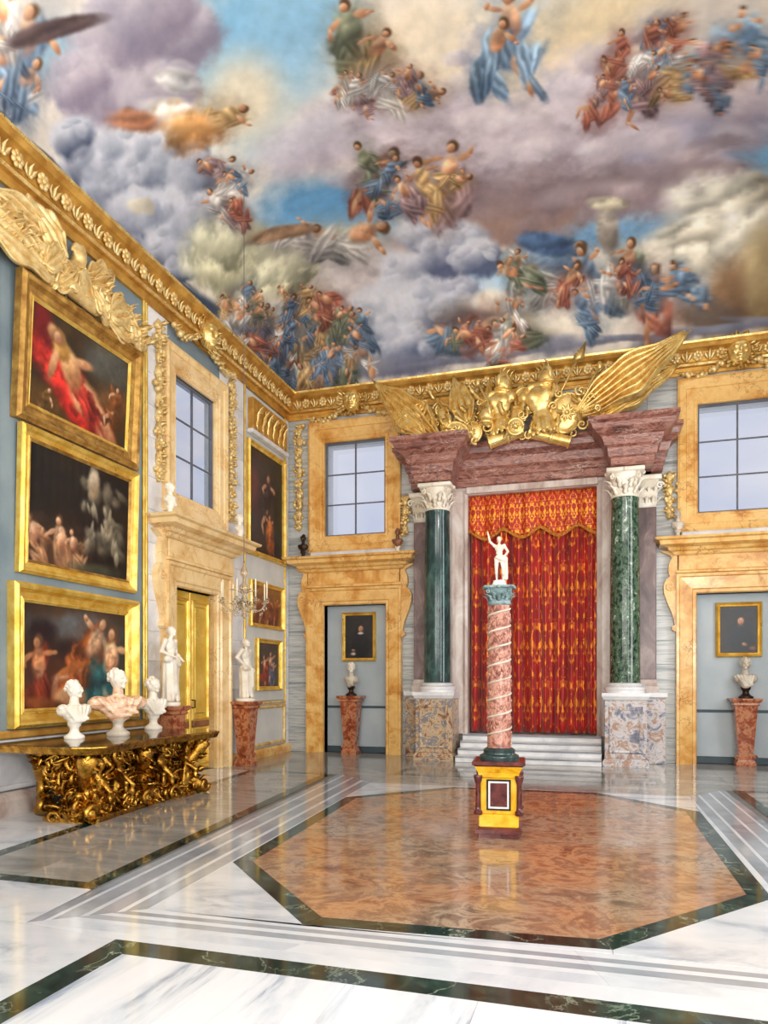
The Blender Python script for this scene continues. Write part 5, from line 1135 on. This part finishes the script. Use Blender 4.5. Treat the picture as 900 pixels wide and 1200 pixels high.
rn = random.Random(21)
def carve(name, nleaf, nspi, place):
    g = G()
    for k in range(nleaf):
        p, n_out = place(rn); d = Vector((rn.uniform(-1, 1), rn.uniform(-1, 1), rn.uniform(-1, 1))); d = (d-n_out*d.dot(n_out)*.6)
        g.leaf(p, d, n_out, rn.uniform(.1, .22), rn.uniform(.03, .055), rn.uniform(.3, .8), 5)
    for k in range(nspi):
        p, n_out = place(rn); sdv = n_out.cross(Vector((0, 0, 1))).normalized(); r_ = rn.uniform(.06, .12)
        g.spiral(p+n_out*.03, r_, rn.choice((-1, 1))*rn.uniform(1, 1.7), r_*.28, ax=sdv, ay=(0, 0, 1), start=rn.uniform(0, 6), n=14)
    g.v = [(x, min(y, -.03), min(max(z, .03), CZ-.05)) for x, y, z in g.v]
    o = obj(name, g, M['gold_dark'], ct, True); o['kind'] = 'stuff'
def front(x0, x1, zmin=.08, zmax=.8):
    def f(r):
        z = r.uniform(zmin, zmax); dip = .22*math.sin(PI*(z-.05)/.8)
        return Vector((r.uniform(x0, x1), -1.12+dip+r.uniform(-.08, .12), z)), Vector((0, -1, .15)).normalized()
    return f
def side(x, sg):
    def f(r):
        z = r.uniform(.05, .8); return Vector((sg*(x-.25*math.sin(PI*(z-.05)/.8)+r.uniform(-.05, .05)), r.uniform(-1.1, -.75+.6*(z-.05)), z)), Vector((sg, -.2, .1)).normalized()
    return f
for a_ in ((90, 26, front(-1.2, -.75)), (70, 20, front(-.75, -.1, .35, .8)), (70, 20, front(-.1, .75, .35, .8)), (90, 26, front(.75, 1.2)), (120, 34, side(1.22, -1)), (50, 14, side(1.22, 1))): carve('carved_foliage', *a_)
carve('carved_garland', 80, 24, front(-.8, .8, .06, .3))
for x, y in ((-1.12, -1.12), (1.12, -1.12), (-.9, -.3), (.9, -.3), (0, -1.05)):
    g = G(); s = 1 if x > 0 else -1
    P = [(x, y, .8), (x+s*.06, y-.06, .7), (x-s*.02, y+.02, .55), (x-s*.12, y+.1, .4), (x-s*.1, y+.08, .25), (x+s*.0, y-.02, .14), (x+s*.06, y-.06, .06)]
    g.tube(P, [.1, .12, .1, .075, .07, .085, .1], 10); g.spiral((x+s*.04, y-.1, .74), .1, s*1.5, .04); g.spiral((x+s*.06, y-.1, .12), .1, -s*1.4, .04)
    for k in range(14): q = Vector(P[rn.randrange(1, 6)]); g.leaf(q, (rn.uniform(-.5, .5), -.3, rn.uniform(-1, 1)), (s*.6, -1, 0), .2, .05, .5, 5)
    obj('scroll_leg', g, M['gold_dark'], ct, True)
for x, y, rz_, lean in ((-.92, -1.08, -25, 1), (-.42, -1.0, 8, -1), (.42, -1.0, -8, 1), (.95, -1.06, 25, -1)):
    g = G(); human(g, .86, dict(hea=(.03*lean, -.06, .86), nec=(.02*lean, -.02, .78), ell=(-.2, -.03, .74), wrl=(-.12, -.05, .88), elr=(.2, -.05, .66), wrr=(.08, -.12, .6), knl=(-.1, -.17, .4), anl=(-.05, -.02, .2), knr=(.12, -.15, .34), anr=(.06, .0, .06), che=(.02*lean, -.02, .7)))
    drape(g, (0, 0, .5), (.06*lean, .03, .15), .08, .06, .86, 6)
    sculpt('carved_figure', g, M['gold_dark'], .016, ct, (x, y, .02), (0, 0, R(rz_)))

# ---------------------------------------------------------------- free-standing carved column
cb = on_floor(583, 981)
fc = thing('column_pedestal', 'bright yellow marble pedestal with a framed panel on the octagon floor', 'pedestal', (cb[0], cb[1]+.13, 0), YAW*.35)
obj('foot', G().sqlathe([(.2, 0), (.2, .04), (.23, .05), (.23, .09), (.2, .11)]), M['maroon_m'], fc)
obj('lower_block', G().bbox(-.2, .2, -.2, .2, .11, .24, .01), M['yellow_m'], fc)
obj('body', G().bbox(-.185, .185, -.185, .185, .24, .68, .008), M['yellow_m'], fc)
obj('top', G().sqlathe([(.19, .66), (.2, .68), (.22, .71), (.25, .74), (.265, .745), (.265, .775), (.25, .78)]), M['maroon_m'], fc)
obj('cornice', G().sqlathe([(.185, .6), (.2, .62), (.205, .66), (.235, .72), (.24, .735)]), M['yellow_m'], fc)
for rz_ in (0, PI/2, PI, -PI/2):
    p = obj('panel', G().bbox(-.085, .085, -.195, -.18, .32, .56, .003), M['maroon_m'], fc, rot=(0, 0, rz_))
    obj('white_border', G().ring(-.085, .085, .32, .56, [(0, -.18), (0, -.2), (.018, -.2), (.018, -.18)]), M['white_m'], p); obj('black_border', G().ring(-.103, .103, .302, .578, [(0, -.18), (0, -.202), (.018, -.202), (.018, -.18)]), M['black_m'], p)
for sx in (-1, 1):
    for sy in (-1, 1):
        g = G().lathe([(.04, .24), (.045, .25), (.045, .275), (.03, .29), (.027, .32), (.025, .55), (.033, .57), (.042, .6), (.045, .63), (.04, .64)], 14, (sx*.205, sy*.205, 0)); obj('corner_colonnette', g, M['maroon_m'], fc, auto=40)
fl_ = thing('carved_column', 'slender red marble column carved with a spiral band, on the yellow pedestal', 'column', (cb[0], cb[1]+.13, .78), YAW*.35)
obj('base', G().lathe([(.2, 0), (.205, .02), (.2, .045), (.165, .06), (.16, .075), (.165, .1), (.14, .12), (.125, .125)], 28), M['green_bronze'], fl_, auto=40)
SH = 1.46
g = G().lathe([(.125, .12), (.122, .14), (.118, SH*.6), (.108, SH+.12), (.114, SH+.14)], 32)
sp = obj('shaft', g, M['porph'], fl_, auto=40)
gh = G(); tz = 8.0
gh.tube([((.122-.012*k/220)*math.cos(k/220*2*PI*tz), (.122-.012*k/220)*math.sin(k/220*2*PI*tz), .16+(SH-.06)*k/220) for k in range(221)], .012, 6); obj('spiral_band', gh, M['statue_grey'], sp, True)
rn = random.Random(5); gi = G()
for k in range(330):
    t_ = (k+rn.uniform(0, .6))/330; a = t_*2*PI*tz*1.0; z = .16+(SH-.06)*t_+(SH-.06)/tz*rn.uniform(.3, .6); r_ = .118-.01*t_
    if z > SH+.1: continue
    gi.ell((r_*math.cos(a), r_*math.sin(a), z), (.012, .012, rn.uniform(.025, .05)), (rn.uniform(-.4, .4), rn.uniform(-.4, .4), a), 6, 5)
oi_ = obj('relief_figures', gi, M['porph'], sp, True); oi_['kind'] = 'stuff'
gcap = capital(.115, .2); obj('capital', gcap, M['teal_cap'], fl_, True, loc=(0, 0, SH+.13))
ss = thing('statuette', 'small pale statuette with one arm raised on top of the carved column', 'statue', (cb[0], cb[1]+.13, .78+SH+.33), YAW*.35)
obj('base', G().lathe([(.075, 0), (.08, .01), (.07, .03), (.06, .05), (.065, .06)], 20), M['statue'], ss, auto=40)
g = G(); human(g, .47, dict(ell=(-.2, -.02, .88), wrl=(-.24, -.04, 1.05), elr=(.19, .03, .66), wrr=(.1, -.03, .54), pel=(.02, 0, .535), knr=(.09, -.05, .285)))
g.cap((.06, .03, .24), (.07, .03, .04), .03, .022); g.cap((-.02, -.035, .25), (.06, -.03, .22), .02, .022)
sculpt('figure', g, M['statue_grey'], .0065, ss, (0, 0, .05))

# ---------------------------------------------------------------- glass chandelier hanging by the gold door
d_ = ray(286, 702); tt = -5.55/d_.x; CH = Vector((d_.x*tt, d_.y*tt, EYE+d_.z*tt))
ch = thing('glass_chandelier', 'clear glass chandelier with ivory candles hanging beside the gold door', 'chandelier', CH)
ztop = float(vault_z(CH.x, CH.y))-CH.z
obj('suspension_rod', G().tube([(0, 0, .62), (0, 0, ztop)], .006), M['iron'], ch)
obj('stem', G().lathe([(.01, -.32), (.05, -.28), (.03, -.22), (.07, -.14), (.11, -.06), (.05, 0), (.03, .06), (.06, .14), (.08, .2), (.03, .26), (.03, .34), (.07, .42), (.05, .48), (.02, .54), (.015, .62)], 18), M['crystal'], ch, True)
for k in range(8):
    a = 2*PI*k/8+.2; c_, s_ = math.cos(a), math.sin(a); Q = lambda r, z: (r*c_, r*s_, z)
    am = obj('arm', G().tube([Q(.04, -.05), Q(.12, -.14), Q(.22, -.2), Q(.32, -.16), Q(.38, -.06)], [.014, .012, .012, .012, .01], 8), M['crystal'], ch, True)
    obj('candle_cup', G().lathe([(.012, -.07), (.05, -.05), (.055, -.035), (.02, -.03), (.022, .0)], 14, Q(.38, 0)), M['crystal'], am, True)
    obj('candle', G().lathe([(.012, 0), (.012, .26), (.004, .29)], 10, Q(.38, 0)), M['candle'], am, True)
    for z in (-.12, -.2): obj('glass_drop', G().lathe([(.002, -.07), (.016, -.045), (.008, -.015), (.002, 0)], 8, Q(.3 if z < -.15 else .37, z)), M['crystal'], am, True)
    obj('glass_leaf', G().leaf(Q(.05, .1), (c_, s_, .6), (0, 0, 1), .24, .035, -.3, 6), M['crystal'], ch, True)
